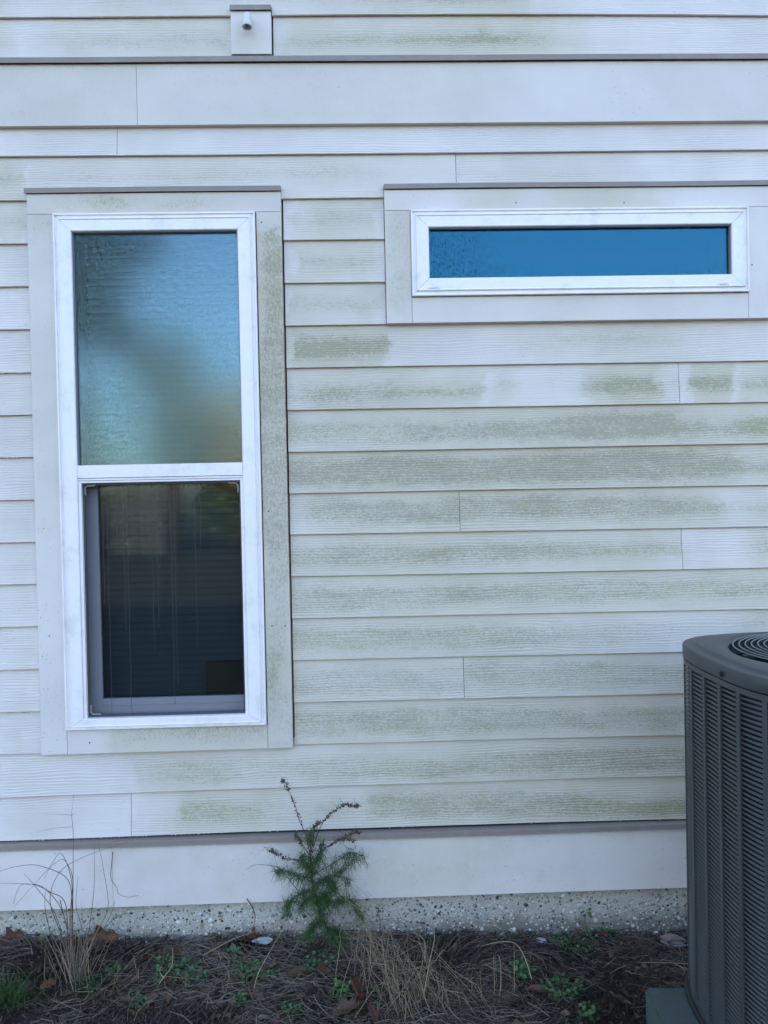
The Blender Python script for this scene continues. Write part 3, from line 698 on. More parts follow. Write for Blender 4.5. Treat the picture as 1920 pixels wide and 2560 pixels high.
# ------------------------------------------------------------------ air conditioner
AC = thing('air_conditioner', 'dark grey-green louvred air conditioner unit on a mossy concrete pad', 'air conditioner', (1.315, -.733, .08))
k = NT('grey_green_enamel'); tc = k.n('ShaderNodeTexCoord'); P = tc.outputs['Object']
c = k.mix(k.noise(P, 5, 4, .6), (.040, .044, .045), (.053, .058, .059))
c = k.mix(k.math('MULTIPLY', k.sstep(k.noise(P, 40, 3, .6), .62, .75), .25), c, (.12, .13, .125))
k.l(c, k.b.inputs['Base Color']); k.b.inputs['Roughness'].default_value = .42; k.b.inputs['Specular IOR Level'].default_value = .45
k.l(k.bump(k.noise(P, 300, 2, .6), .06, .001), k.b.inputs['Normal'])
M_ac = k.mat
M_acdark = simple('dark_coil', (.010, .012, .013), .7, .2, 30)
M_acblk = simple('black_plastic', (.015, .016, .017), .5, .2)
HS, NS = .380, 3.2
def se(t, h=HS):
    c, s = math.cos(t), math.sin(t)
    r = h/((abs(c)**NS+abs(s)**NS)**(1/NS)); return Vector((r*c, r*s, 0))
# arclength table
TN = 1440; tab = [se(2*math.pi*i/TN) for i in range(TN+1)]; arc = [0]
for i in range(TN): arc.append(arc[-1]+(tab[i+1]-tab[i]).length)
LEN = arc[-1]
import bisect
def atarc(s, off=0.0):
    s %= LEN; i = min(TN-1, max(0, bisect.bisect_right(arc, s)-1)); f_ = (s-arc[i])/(arc[i+1]-arc[i])
    p = tab[i].lerp(tab[i+1], f_); t = (tab[i+1]-tab[i]).normalized(); n = Vector((t.y, -t.x, 0))
    return p+n*off, n
def arc_of_y(ylocal):
    best = min(range(TN//4, 3*TN//4), key=lambda i: abs(tab[i].y-ylocal) if tab[i].x < -.2 else 9); return arc[best]
def band_ring(mb, prof, n=96, m=0, close_top=False):
    """prof: list of (offset outward, z) swept round the superellipse"""
    b = len(mb.v); k_ = len(prof)
    for i in range(n):
        t = 2*math.pi*i/n
        for off, z_ in prof:
            p = se(t, HS+off); mb.v.append((p.x, p.y, z_))
    for i in range(n):
        for j in range(k_-1):
            a = b+i*k_+j; d = b+((i+1) % n)*k_+j
            mb.f.append((a, d, d+1, a+1)); mb.mi.append(m)
    return b
Z0 = .08  # AC local z = world - .08
zt = lambda w: w-Z0
# louver panel: bands, ribs; liner behind
PITCH_, ZTOP, NROW = .0127, 1.0855, 76
S0 = arc_of_y(-.518+.733)
# columns start at S0 and go in direction of decreasing y on left face (increasing arc angle)
nc = int(LEN/.0905); pitc = LEN/nc; slot = .0785
mb = MB()
band_ring(mb, [(-.012, zt(1.1005)), (0, zt(1.1005)), (0, zt(ZTOP)), (-.010, zt(ZTOP))])
band_ring(mb, [(-.010, zt(ZTOP-NROW*PITCH_)), (0, zt(ZTOP-NROW*PITCH_)), (0, zt(.098)), (-.012, zt(.098))])
for c_ in range(nc):
    a, b_ = S0+c_*pitc+slot, S0+(c_+1)*pitc
    st_ = len(mb.v); q = [a, a+.002, (a+b_)/2, b_-.002, b_]
    for z_ in (zt(ZTOP-NROW*PITCH_), zt(ZTOP)):
        p, n = atarc(a, -.005); mb.v.append((p.x, p.y, z_))
        for s_ in q:
            p, n = atarc(s_, 0.0 if q[0] < s_ < q[-1] else -.001); mb.v.append((p.x, p.y, z_))
        p, n = atarc(b_, -.005); mb.v.append((p.x, p.y, z_))
    for j in range(6): mb.f.append((st_+j, st_+j+1, st_+j+8, st_+j+7)); mb.mi.append(0)
me = mb.mesh('louver_panel'); recalc(me); panel = link('louver_panel', me, M_ac, AC)
mb = MB(); band_ring(mb, [(-.020, zt(1.11)), (-.020, zt(.10))]); mb.build('coil_liner', M_acdark, AC)
# slats: visible columns first
order = sorted(range(nc), key=lambda c_: min(c_, nc-c_-0.5))
vis = [0, 1, 2, 3, 4, 5]
slmesh = {}
def slat_verts(c_):
    a = S0+c_*pitc-.0015; v = []; n_s = 4
    for i in range(n_s+1):
        s_ = a+(slot+.003)*i/n_s
        hh = .0020+.0046*(i/n_s)**.8
        for off, z_ in ((-.0022, -.0056+hh), (-.0004, -.0056+hh*.35), (.0006, -.0056), (-.0012, -.0060), (-.0036, -.0056+hh)):
            p, n = atarc(s_, off-.0030*(1-i/n_s)**1.3); v.append((p.x, p.y, z_))
    f = []
    for i in range(n_s):
        for j in range(5): f.append((i*5+j, i*5+(j+1) % 5, (i+1)*5+(j+1) % 5, (i+1)*5+j))
    return v, f
rest = MB(); cnt = 0; cand = []
for c_ in range(nc):
    v, f = slat_verts(c_)
    for r_ in range(NROW):
        zz = zt(ZTOP-PITCH_*(r_+.5))
        # columns 0..4 face the camera; low rows of the grazing first column show smallest
        if c_ in (1, 2, 3) or (c_ == 4 and r_ < 70):
            if c_ not in slmesh:
                m_ = bpy.data.meshes.new('slat'); m_.from_pydata(v, [], f); recalc(m_); m_.materials.append(M_ac); slmesh[c_] = m_
            o = bpy.data.objects.new('slat', slmesh[c_]); COL.objects.link(o); o.parent = panel; o.location = (0, 0, zz); cnt += 1
        else: rest.add([(p[0], p[1], p[2]+zz) for p in v], f)
me = rest.mesh('slats'); recalc(me); o = link('slats', me, M_ac, panel); o['kind'] = 'stuff'
# top cover
mb = MB(); n = 96; FC = Vector((.008, .026, 0)); FR = .300
prof = [(-.016, 1.1040), (.0012, 1.1040), (.0022, 1.1052), (.0022, 1.1372), (.0012, 1.1400), (-.0015, 1.1412), (-.0070, 1.1420), (-.020, 1.1416), (-.028, 1.1440), (-.034, 1.1480), (-.040, 1.1500)]
b = band_ring(mb, [(o_, zt(z_)) for o_, z_ in prof], n)
kk = len(prof); rings = [[b+i*kk+kk-1 for i in range(n)]]
for ro, z_ in ((FR+.018, 1.1505), (FR+.012, 1.1500), (FR+.006, 1.1470), (FR-.004, 1.1450), (FR-.010, 1.1420), (FR-.010, 1.1000)):
    rr_ = []
    for i in range(n):
        t = 2*math.pi*i/n; rr_.append(len(mb.v)); mb.v.append((FC.x+ro*math.cos(t), FC.y+ro*math.sin(t), zt(z_)))
    rings.append(rr_)
for A_, B_ in zip(rings, rings[1:]):
    for i in range(n): mb.f.append((A_[i], A_[(i+1) % n], B_[(i+1) % n], B_[i])); mb.mi.append(0)
me = mb.mesh('top_cover', True); recalc(me); top = link('top_cover', me, M_ac, AC)
md = top.modifiers.new('edge', 'EDGE_SPLIT'); md.split_angle = R(48)
def screw(s_, z_):
    p, nn = atarc(s_, .0048); t = Vector((-nn.y, nn.x, 0)); m2 = MB()
    for rad, o0, o1 in ((.0085, 0, .0015), (.0052, .0015, .0060)):
        m2.tube([Vector((p.x, p.y, zt(z_)))+nn*o0, Vector((p.x, p.y, zt(z_)))+nn*o1], rad, 10)
    m2.build('screw', M_acblk, top)
for s_, z_ in ((arc_of_y(-.815+.733), 1.1185), (arc_of_y(-1.0+.733)+.12, 1.118), (arc_of_y(-.38+.733)-.05, 1.118)): screw(s_, z_)
# fan guard: wire rings and spokes
fg = bpy.data.objects.new('fan_guard', None); COL.objects.link(fg); fg.parent = AC; fg.location = (FC.x, FC.y, zt(1.146))
M_wire = simple('wire_enamel', (.13, .145, .145), .35, .1, 20, spec=.5)
r_ = FR-.022; q = 0
while r_ > .05:
    zz = .004+.012*(1-(r_/FR)**2)
    MB().tube([(r_*math.cos(2*math.pi*i/56), r_*math.sin(2*math.pi*i/56), zz) for i in range(56)], .0021, 6, closed=True).build('guard_ring', M_wire, fg, True); r_ -= .0165
for i in range(4):
    a = math.pi/2*i+math.pi+.10; pts = [(math.cos(a)*d, math.sin(a)*d, -.001+.012*(1-(d/FR)**2)) for d in (.03, .1, .17, .24, FR-.012)]
    MB().tube(pts, .0032, 6).build('guard_spoke', M_acblk, fg, True)
    mbk = MB(); d = FR-.020; mbk.box(-.016, .016, -.008, .008, -.004, .004); o = mbk.build('guard_clip', M_acblk, fg); o.location = (math.cos(a)*d, math.sin(a)*d, .000); o.rotation_euler = (0, 0, a)
MB().tube([(0, 0, .0), (0, 0, .016)], .055, 24).build('guard_hub', M_acblk, fg)
fan = bpy.data.objects.new('fan', None); COL.objects.link(fan); fan.parent = AC; fan.location = (FC.x, FC.y, zt(1.03))
MB().tube([(0, 0, -.04), (0, 0, .03)], .06, 20).build('fan_hub', M_acblk, fan)
for i in range(3):
    m2 = MB(); a0 = 2*math.pi*i/3; rows_ = []
    for d in (.05, .13, .20, .245):
        w = .35+.5*d; rows_.append([(d*math.cos(a0+w*u*1.6), d*math.sin(a0+w*u*1.6), .03*u) for u in (-1, -.3, .4, 1)])
    vv = [p for r__ in rows_ for p in r__]
    m2.add(vv, [(a*4+b_, a*4+b_+1, (a+1)*4+b_+1, (a+1)*4+b_) for a in range(3) for b_ in range(3)]); o = m2.build('fan_blade', M_acblk, fan)
    o.modifiers.new('t', 'SOLIDIFY').thickness = .003
mb = MB(); band_ring(mb, [(-.03, zt(.0805)), (.006, zt(.0805)), (.010, zt(.084)), (.010, zt(.096)), (.004, zt(.100)), (-.03, zt(.1005))]); mb.build('base_pan', M_acblk, AC)
me = bpy.data.meshes.new('inner_floor')
mb = MB(); mb.add([tuple(se(2*math.pi*i/48, HS-.024)+Vector((0, 0, zt(.55)))) for i in range(48)], [tuple(range(48))]); mb.build('inner_baffle', M_acdark, AC)

# concrete pad
k = NT('mossy_concrete'); tc = k.n('ShaderNodeTexCoord'); P = tc.outputs['Object']
c = k.mix(k.noise(P, 26, 5, .75), (.045, .055, .052), (.095, .108, .100))
c = k.mix(k.math('MULTIPLY', k.sstep(k.noise(P, 6, 4, .7), .45, .62), .7), c, (.045, .075, .045))
k.l(c, k.b.inputs['Base Color']); k.b.inputs['Roughness'].default_value = .85
k.l(k.bump(k.noise(P, 80, 5, .7), .4, .003), k.b.inputs['Normal'])
bm = bmesh.new(); bmesh.ops.create_cube(bm, size=1.0)
for v in bm.verts: v.co = Vector((v.co.x*1.04, v.co.y*1.02, v.co.z*.17))
bmesh.ops.bevel(bm, geom=bm.edges[:], offset=.008, segments=2, affect='EDGES')
me = bpy.data.meshes.new('concrete_pad'); bm.to_mesh(me); bm.free()
pad = link('concrete_pad', me, k.mat); pad.location = (.807+.52, -.505-.51, -.005); pad.rotation_euler = (0, 0, R(-3))
tag(pad, 'mossy green concrete slab lying in the pine straw under the air conditioner', 'concrete slab')

# ------------------------------------------------------------------ pine straw
def needles(n, x0, x1, y0, y1, seed, lift=.035):
    r = np.random.RandomState(seed)
    px = r.uniform(x0, x1, n); py = y0+(y1-y0)*r.rand(n)
    L = r.uniform(.05, .17, n)
    ang = np.empty(n); gz = np.empty(n)
    for i in range(n):
        f_ = noise.noise(Vector((px[i]*3.1, py[i]*3.1, 5.0)))
        ang[i] = f_*5.2; gz[i] = gh(px[i], py[i])
    ang += r.normal(0, .75, n)
    tilt = r.normal(0, .13, n); z0 = gz+r.rand(n)**1.6*lift+.002
    curv = r.normal(0, .9, n); w = r.uniform(.0008, .0020, n)
    V = np.empty((n, 8, 3)); t = np.array([-.5, -.17, .17, .5])
    for j, tt in enumerate(t):
        a = ang+curv*tt
        cxp = px+np.cos(a)*L*tt; cyp = py+np.sin(a)*L*tt
        cz = z0+tilt*L*tt - (tt*tt)*L*.12
        nxp, nyp = -np.sin(a), np.cos(a)
        for s_, sg in ((0, -.5), (1, .5)):
            V[:, j*2+s_, 0] = cxp+nxp*w*sg; V[:, j*2+s_, 1] = np.minimum(cyp+nyp*w*sg, -.006); V[:, j*2+s_, 2] = np.maximum(cz, gz-.004)+sg*w*.6
    F = np.array([[0, 1, 3, 2], [2, 3, 5, 4], [4, 5, 7, 6]])
    faces = (F[None]+(np.arange(n)*8)[:, None, None]).reshape(-1, 4)
    me = bpy.data.meshes.new('pine_straw'); me.vertices.add(n*8); me.vertices.foreach_set('co', V.reshape(-1))
    me.loops.add(len(faces)*4); me.loops.foreach_set('vertex_index', faces.reshape(-1).astype(np.int32))
    me.polygons.add(len(faces)); me.polygons.foreach_set('loop_start', np.arange(0, len(faces)*4, 4, dtype=np.int32))
    me.update(calc_edges=True); me.validate()
    clump = np.array([noise.noise(Vector((px[i]*2.2, py[i]*2.2, 1.0))) for i in range(n)])
    tv = np.clip(r.beta(1.0, 2.6, n)*1.15+clump*.45, 0, 1)
    tintattr(me, np.repeat(tv, 3)); return me
M_straw = tinted('dry_straw', (.018, .012, .009), (.25, .19, .145), .75, .25)
o = link('pine_straw', needles(42000, -2.3, 2.0, -1.25, -.004, 3), M_straw); o['kind'] = 'stuff'
o = link('pine_straw', needles(2200, -2.0, 1.9, -.06, -.006, 9, .034), M_straw); o['kind'] = 'stuff'
o = link('pine_straw', needles(3500, -3.6, 3.6, -2.4, -1.2, 4), M_straw); o['kind'] = 'stuff'
# crumbs of bark and broken leaf in the straw
mb = MB(); tt = []
for i in range(6500):
    x, y = rnd.uniform(-1.9, 1.6), rnd.uniform(-.95, -.008)**1; s = rnd.uniform(.004, .014)*(2.0 if rnd.random() < .08 else 1); z_ = gh(x, y)+rnd.uniform(.002, .03)
    a = rnd.uniform(0, 6.28); q = Matrix.Rotation(a, 3, 'Z') @ Matrix.Rotation(rnd.gauss(0, .5), 3, 'X')
    mb.add([Vector((x, y, z_))+q @ Vector(p) for p in ((-s, -s*.4, 0), (s*.2, -s*.6, s*.1), (s, 0, 0), (s*.1, s*.5, s*.15))], [(0, 1, 2, 3)]); tt.append(rnd.random())
me = mb.mesh('leaf_litter'); tintattr(me, tt)
o = link('leaf_litter', me, tinted('crumbled_leaf', (.014, .010, .008), (.15, .085, .052), .8)); o['kind'] = 'stuff'

# ------------------------------------------------------------------ fallen leaves
def leaf_mesh(kind, r_):
    """curled dead leaf, unit length along x"""
    nx_, v, f = 9, [], []
    curl, bend, tw_ = r_.uniform(.2, .9), r_.uniform(-.5, .9), r_.uniform(-.5, .5)
    for i in range(nx_+1):
        t = i/nx_
        if kind == 'oak': w = .26*math.sin(math.pi*min(1, t*.96+.04))**.8*(1+.35*math.sin(t*19))
        elif kind == 'maple': w = .42*math.sin(math.pi*t)**.6*(1+.5*math.sin(t*14+1))
        else: w = .17*math.sin(math.pi*(t*.97+.015))**.9
        w = max(w, .012)
        for u in (-1, -.5, 0, .5, 1):
            y = u*w*math.cos(curl*abs(u)); z_ = abs(u)**1.5*w*math.sin(curl)*1.1+bend*.35*(t-.5)**2+tw_*u*w*(t-.5)+.012*r_.uniform(-1, 1)
            v.append((t-.5, y, z_))
    for i in range(nx_):
        for j in range(4): a = i*5+j; f.append((a, a+1, a+6, a+5))
    me = bpy.data.meshes.new('fallen_leaf'); me.from_pydata(v, [], f); me.polygons.foreach_set('use_smooth', [True]*len(f)); return me
def leafmat(name, col):
    k = NT(name); tc = k.n('ShaderNodeTexCoord'); P = tc.outputs['Object']
    c = k.mix(k.noise(P, 6, 5, .7), tuple(x*.55 for x in col), tuple(x*1.35 for x in col))
    k.l(c, k.b.inputs['Base Color']); k.b.inputs['Roughness'].default_value = .6
    k.l(k.bump(k.noise(k.vmap(P, (4, 20, 4)), 2, 3, .6), .4, .02), k.b.inputs['Normal']); return k.mat
LM = {'red': leafmat('red_brown_leaf', (.095, .032, .018)), 'brown': leafmat('brown_leaf', (.085, .045, .026)), 'tan': leafmat('tan_leaf', (.21, .15, .10)),
      'orange': leafmat('orange_leaf', (.135, .062, .022)), 'dark': leafmat('dark_leaf', (.035, .020, .014))}
def leaf(px, py, size, kind, colr, rz, rx, label, lift=.02, group=None):
    p = on_ground(px, py, .02); p.y = min(p.y, -.022); r_ = random.Random(px*7+py)
    me = leaf_mesh(kind, r_); o = link('fallen_leaf', me, LM[colr]); s = size*2.6/FPX*1.15
    o.location = (p.x, p.y, gh(p.x, p.y)+lift); o.scale = (s, s, s); o.rotation_euler = (R(rx), R(r_.uniform(-20, 20)), R(rz))
    o.modifiers.new('t', 'SOLIDIFY').thickness = .006
    tag(o, label, 'leaf', group)
leaf(43, 2338, 52, 'maple', 'red', 12, 60, 'dark red pointed dead leaf against the pebbled foundation by the left grass clump', .030)
leaf(268, 2336, 76, 'maple', 'orange', 4, 62, 'large curled orange-brown leaf leaning on the foundation beside the left grass clump', .034)
leaf(444, 2388, 40, 'oak', 'brown', 70, 55, 'brown oak leaf standing upright above the weeds between grass clump and fennel', .035)
leaf(632, 2343, 34, 'maple', 'orange', 60, 60, 'rusty brown leaf beside the white scrap left of the fennel', .035)
leaf(540, 2336, 30, 'oak', 'red', 20, 30, 'small red-brown leaf at the foot of the foundation left of the rosette weed', .02)
leaf(683, 2420, 36, 'plain', 'tan', 80, 40, 'pale tan curled leaf standing on edge in the straw below the white scrap', .035)
leaf(806, 2442, 50, 'plain', 'orange', 100, 35, 'narrow orange-brown leaf pointing up in front of the fennel stem', .045)
leaf(745, 2436, 46, 'oak', 'brown', 30, 25, 'broad brown leaf lying half buried left of the narrow orange leaf', .03)
leaf(888, 2490, 70, 'oak', 'red', 100, 20, 'long red-brown leaf draped over the clover at the foot of the tall grass', .045, None)
leaf(905, 2510, 62, 'plain', 'red', 65, -20, 'red-brown curled leaf overlapping the long one beside the clover', .035)
leaf(872, 2530, 70, 'oak', 'brown', 20, 10, 'flat brown leaf under the red leaf pile at the bottom edge', .03)
leaf(930, 2545, 64, 'plain', 'red', 110, 15, 'drooping dark red leaf at the bottom edge right of the leaf pile', .03)
leaf(580, 2462, 36, 'plain', 'brown', 15, 10, 'small brown oval leaf beside the feathery green weed', .03)
leaf(640, 2500, 44, 'oak', 'brown', -20, 10, 'toothed brown leaf lying flat below the clover sprig', .03)
leaf(655, 2552, 34, 'plain', 'tan', 40, 20, 'cream coloured leaf at the bottom edge under the straw', .03)
leaf(1230, 2320, 28, 'plain', 'dark', 80, 60, 'black crumpled leaf against the foundation right of the tall grass', .03)
leaf(1258, 2318, 30, 'plain', 'brown', 30, 65, 'small pointed brown leaf leaning on the foundation next to a black one', .03)
leaf(1290, 2322, 34, 'oak', 'brown', -15, 55, 'greyish brown leaf leaning on the foundation left of the green mat', .03)
leaf(1437, 2330, 56, 'plain', 'brown', 5, 50, 'smooth brown leaf lying along the foundation above the green mat', .03)
leaf(1482, 2317, 36, 'plain', 'red', -45, 55, 'red-brown leaf leaning on the foundation right of the seedling', .03)
leaf(1337, 2372, 34, 'plain', 'brown', 95, 40, 'upright brown leaf in the straw left of the green mat', .03)
leaf(1320, 2362, 40, 'plain', 'red', 120, 30, 'slim reddish leaf slanting in the straw left of the upright brown one', .03)
leaf(1597, 2368, 28, 'plain', 'orange', 80, 50, 'small yellow-orange leaf standing in the straw near the air conditioner', .03)
leaf(1348, 2484, 50, 'plain', 'red', -18, 25, 'shiny red-brown leaf lying in the straw right of the dry grass', .035)
leaf(1625, 2545, 36, 'plain', 'orange', 100, 30, 'orange-tan leaf standing against the edge of the concrete slab', .05)
leaf(1275, 2505, 60, 'oak', 'brown', 20, 10, 'dull brown leaf lying flat among the dry grass stems', .025)
leaf(120, 2470, 40, 'oak', 'orange', 60, 30, 'brown-gold leaf under the left grass clump', .03)
leaf(36, 2463, 28, 'plain', 'red', 80, 40, 'small dark red leaf by the green grass at the left edge', .03)
leaf(322, 2510, 34, 'oak', 'brown', 10, 20, 'brown leaf half hidden by the small weed left of the straw swirl', .03)
leaf(380, 2505, 34, 'oak', 'brown', 50, 15, 'curled light brown leaf below the ivy-leaved weed', .03)
DL = ['dead leaf half buried in the straw left of the left grass clump', 'dead leaf half buried in the straw right of the left grass clump', 'dead leaf half buried between the left grass clump and the ivy-leaved weed',
      'dead leaf half buried just right of the ivy-leaved weed', 'dead leaf half buried below the foot of the fennel', 'dead leaf half buried behind the base of the big leaning grass clump', 'dead leaf half buried among the loose dry grass stems',
      'dead leaf half buried below the mat of tiny leaves', 'dead leaf half buried in the straw right of the mat of tiny leaves', 'dead leaf half buried near the corner of the concrete slab', 'dead leaf half buried behind the two upright straw stems', 'dead leaf half buried beside the round weed at the bottom edge']
for i, (px, py) in enumerate(((90, 2420), (300, 2420), (360, 2400), (500, 2470), (770, 2470), (1000, 2400), (1120, 2430), (1420, 2420), (1500, 2440), (1560, 2480), (1200, 2400), (1480, 2530))):
    leaf(px, py, rnd.uniform(24, 40), rnd.choice(['oak', 'plain']), rnd.choice(['brown', 'dark', 'brown', 'red']), rnd.uniform(0, 180), rnd.uniform(-20, 20),
         DL[i], .016, 'dead leaves half buried in the pine straw')

# pale scraps
M_scrap = simple('white_scrap', (.33, .33, .34), .6, .3, 30, .3); M_bark = simple('bark_chip', (.20, .15, .125), .8, .3, 30, .4)
def scrap(name, px, py, sx_, sy_, label, cat, mat, lift=.03, rz=0, rx=25, seed=0):
    r_ = random.Random(seed); p = on_ground(px, py, .02); p.y = min(p.y, -.03)
    n = 9; v = [(0, 0, .004)]+[(sx_*.5*math.cos(2*math.pi*i/n)*r_.uniform(.7, 1.2), sy_*.5*math.sin(2*math.pi*i/n)*r_.uniform(.6, 1.2), r_.uniform(-.004, .004)) for i in range(n)]
    me = bpy.data.meshes.new(name); me.from_pydata(v, [], [(0, i+1, (i+1) % n+1) for i in range(n)])
    o = link(name, me, mat); o.location = (p.x, p.y, gh(p.x, p.y)+lift); o.rotation_euler = (R(rx), 0, R(rz)); o.modifiers.new('t', 'SOLIDIFY').thickness = .003
    return tag(o, label, cat)
scrap('white_scrap', 660, 2358, .085, .024, 'torn white scrap lying in the straw left of the fennel', 'scrap', M_scrap, .03, 4, 45, 1)
scrap('white_scrap', 1353, 2356, .036, .024, 'small white chip in the straw left of the green mat', 'scrap', M_scrap, .028, -25, 40, 2)
o = scrap('bark_chip', 1685, 2358, .095, .045, 'brown bark chip with a frayed white rim beside the air conditioner', 'bark chip', M_bark, .030, -20, 35, 3)
mbr = MB(); mbr.tube([Vector((-.045, -.012, .006)), Vector((-.02, -.020, .004)), Vector((.015, -.020, .003)), Vector((.046, -.012, .004))], .0035, 5); mbr.build('frayed_rim', M_scrap, o)
for i, (px, py) in enumerate(((126, 2341), (351, 2346), (369, 2351), (1192, 2338), (1310, 2340))):
    scrap('shell_chip', px, py, .011, .009, 'tiny white shell chip at the foot of the foundation '+['inside the grass clump', 'beside the orange leaf', 'further from the orange leaf', 'right of the fennel', 'near the green mat'][i], 'shell chip', M_scrap, .022, 20*i, 40, 10+i)['group'] = 'shell chips along the foundation'

# ------------------------------------------------------------------ grasses
M_dry = tinted('dry_grass', (.050, .036, .024), (.27, .20, .125), .7, .3)
M_green = tinted('green_grass', (.014, .034, .010), (.045, .095, .024), .55, .35)
M_stalk = simple('dead_stalk', (.09, .065, .050), .8, .3, 40)
def blades(mb, tl, base, n, L0, L1, lean, spread, r_, w=.0026, droop=.5, rad=.03):
    for i in range(n):
        a = r_.uniform(0, 6.28); b = base+Vector((math.cos(a)*rad*r_.random(), math.sin(a)*rad*.6*r_.random(), 0))
        b.z = gh(b.x, b.y)
        d = (Vector((r_.gauss(lean[0], spread), r_.gauss(lean[1], spread*.5), 1.0))).normalized(); L = r_.uniform(L0, L1)
        sag = Vector((d.x*1.0, d.y*.8, -1))*droop*r_.uniform(.2, 1.4)*.35
        pts = []
        for j in range(7):
            t = j/6; pts.append(b+d*L*t+sag*L*t*t*t)
        side = Vector((math.cos(r_.uniform(-.6, .6)), math.sin(r_.uniform(-.6, .6)), 0)); ww = w*r_.uniform(.6, 1.3)
        for p in pts:
            if p.y > -.01: p.y = -.01
            p.z = max(p.z, gh(p.x, p.y)+.004)
        mb.ribbon(pts, [ww, ww, ww*.9, ww*.8, ww*.65, ww*.45, ww*.15], side); tl += [r_.random()]*6
def stem_px(mb, pl, Y, rad, n=6):
    pts = [on_y(px, py, Y+dy) for px, py, dy in pl]
    # smooth with Catmull-Rom
    out = []
    for i in range(len(pts)-1):
        p0, p1, p2, p3 = pts[max(i-1, 0)], pts[i], pts[i+1], pts[min(i+2, len(pts)-1)]
        for j in range(n):
            t = j/n; out.append(.5*((2*p1)+(p2-p0)*t+(2*p0-5*p1+4*p2-p3)*t*t+(3*p1-p0-3*p2+p3)*t**3))
    out.append(pts[-1]); k_ = len(out)
    mb.tube(out, [rad*(1-.75*i/(k_-1)) for i in range(k_)], 5); return out
rg = random.Random(21)
p0 = on_ground(195, 2470, 0); gl = thing('grass_clump', 'tall dry grass clump fanning up against the wall at left', 'grass clump', (0, 0, 0))
mb = MB(); tl = []; blades(mb, tl, p0, 46, .12, .34, (-.12, .28), .30, rg, .0019, .45, .07); blades(mb, tl, p0+Vector((-.04, .06, 0)), 40, .08, .24, (-.15, .1), .55, rg, .0018, 1.2, .08)
for qx, qy in ((90, 2480), (270, 2500), (330, 2450), (150, 2530)): blades(mb, tl, on_ground(qx, qy, 0), 26, .08, .22, (rg.gauss(0, .4), .1), .9, rg, .0015, 2.8, .09)
me = mb.mesh('blades'); tintattr(me, tl); link('blades', me, M_dry, gl)
mb = MB()
Yg = -.17
for pl in ([(190, 2460, -.1), (150, 2330, 0), (125, 2250, .02), (150, 2180, .04), (215, 2140, .06), (320, 2105, .08)],
           [(185, 2450, -.1), (180, 2300, 0), (182, 2200, .0), (165, 2155, .02), (150, 2150, .03), (125, 2170, .03), (110, 2198, .03)],
           [(190, 2440, -.1), (175, 2300, 0), (180, 2210, 0), (153, 2134, .03), (118, 2175, .04), (35, 2267, .06)],
           [(185, 2440, -.1), (180, 2290, 0), (170, 2200, .02), (100, 2165, .03), (50, 2165, .03), (0, 2178, .03), (-60, 2200, .04)],
           [(180, 2440, -.1), (160, 2290, 0), (110, 2220, .02), (60, 2210, .03), (0, 2208, .03)],
           [(165, 2420, -.1), (165, 2265, 0), (125, 2230, .02), (85, 2212, .03), (50, 2215, .03), (33, 2262, .03)],
           [(190, 2440, -.1), (205, 2330, 0), (190, 2265, .02), (195, 2190, .05)],
           [(150, 2420, -.05), (118, 2300, .0), (112, 2250, .02), (116, 2220, .02)],
           [(155, 2330, -.02), (130, 2270, .0), (85, 2212, .03), (60, 2184, .03)],
           [(200, 2440, -.1), (235, 2340, 0), (270, 2270, .03), (258, 2170, .06), (246, 2110, .08)],
           [(205, 2440, -.1), (222, 2330, 0), (235, 2220, .05), (236, 2120, .08)],
           [(210, 2400, -.1), (280, 2300, .02), (330, 2282, .06)],
           [(150, 2250, .02), (160, 2290, .0), (170, 2320, .0), (180, 2335, .0)],
           [(235, 2350, .0), (260, 2320, .05), (275, 2290, .08), (289, 2250, .09)]):
    stem_px(mb, pl, Yg, .0017)
mb.build('stems', M_stalk, gl, True)
# very thin climbing dead stalk on the lower boards
th_ = thing('dead_stalk', 'hair-thin dead stalk rising in front of the lower boards at left', 'stalk')
mb = MB(); stem_px(mb, [(182, 2300, -.08), (183, 2100, .0), (181, 2060, .02), (179, 2035, .02), (182, 2010, .02), (184, 1985, .02)], -.06, .0011)
stem_px(mb, [(180, 2038, .02), (150, 2036, .02), (115, 2035, .02)], -.06, .0007); stem_px(mb, [(180, 2067, .02), (130, 2072, .02), (75, 2085, .02)], -.06, .0007); stem_px(mb, [(180, 2038, .02), (190, 2031, .02)], -.06, .0006)
mb.build('stem', M_stalk, th_, True)
th_ = thing('vine_tendril', 'crooked brown tendril hanging on the skirt board right of the left grass clump', 'tendril')
mb = MB(); stem_px(mb, [(282, 2130, 0), (278, 2170, 0), (277, 2195, 0), (292, 2220, 0), (297, 2235, 0), (320, 2243, 0), (348, 2238, 0)], -.04, .0013); mb.build('stem', M_stalk, th_, True)
th_ = thing('dry_twig', 'short bent dark twig in front of the pebbled foundation left of the fennel', 'twig')
mb = MB(); stem_px(mb, [(617, 2247, 0), (632, 2270, -.01), (638, 2295, -.02), (632, 2320, -.03), (628, 2330, -.03)], -.04, .0022); mb.build('stem', M_stalk, th_, True)
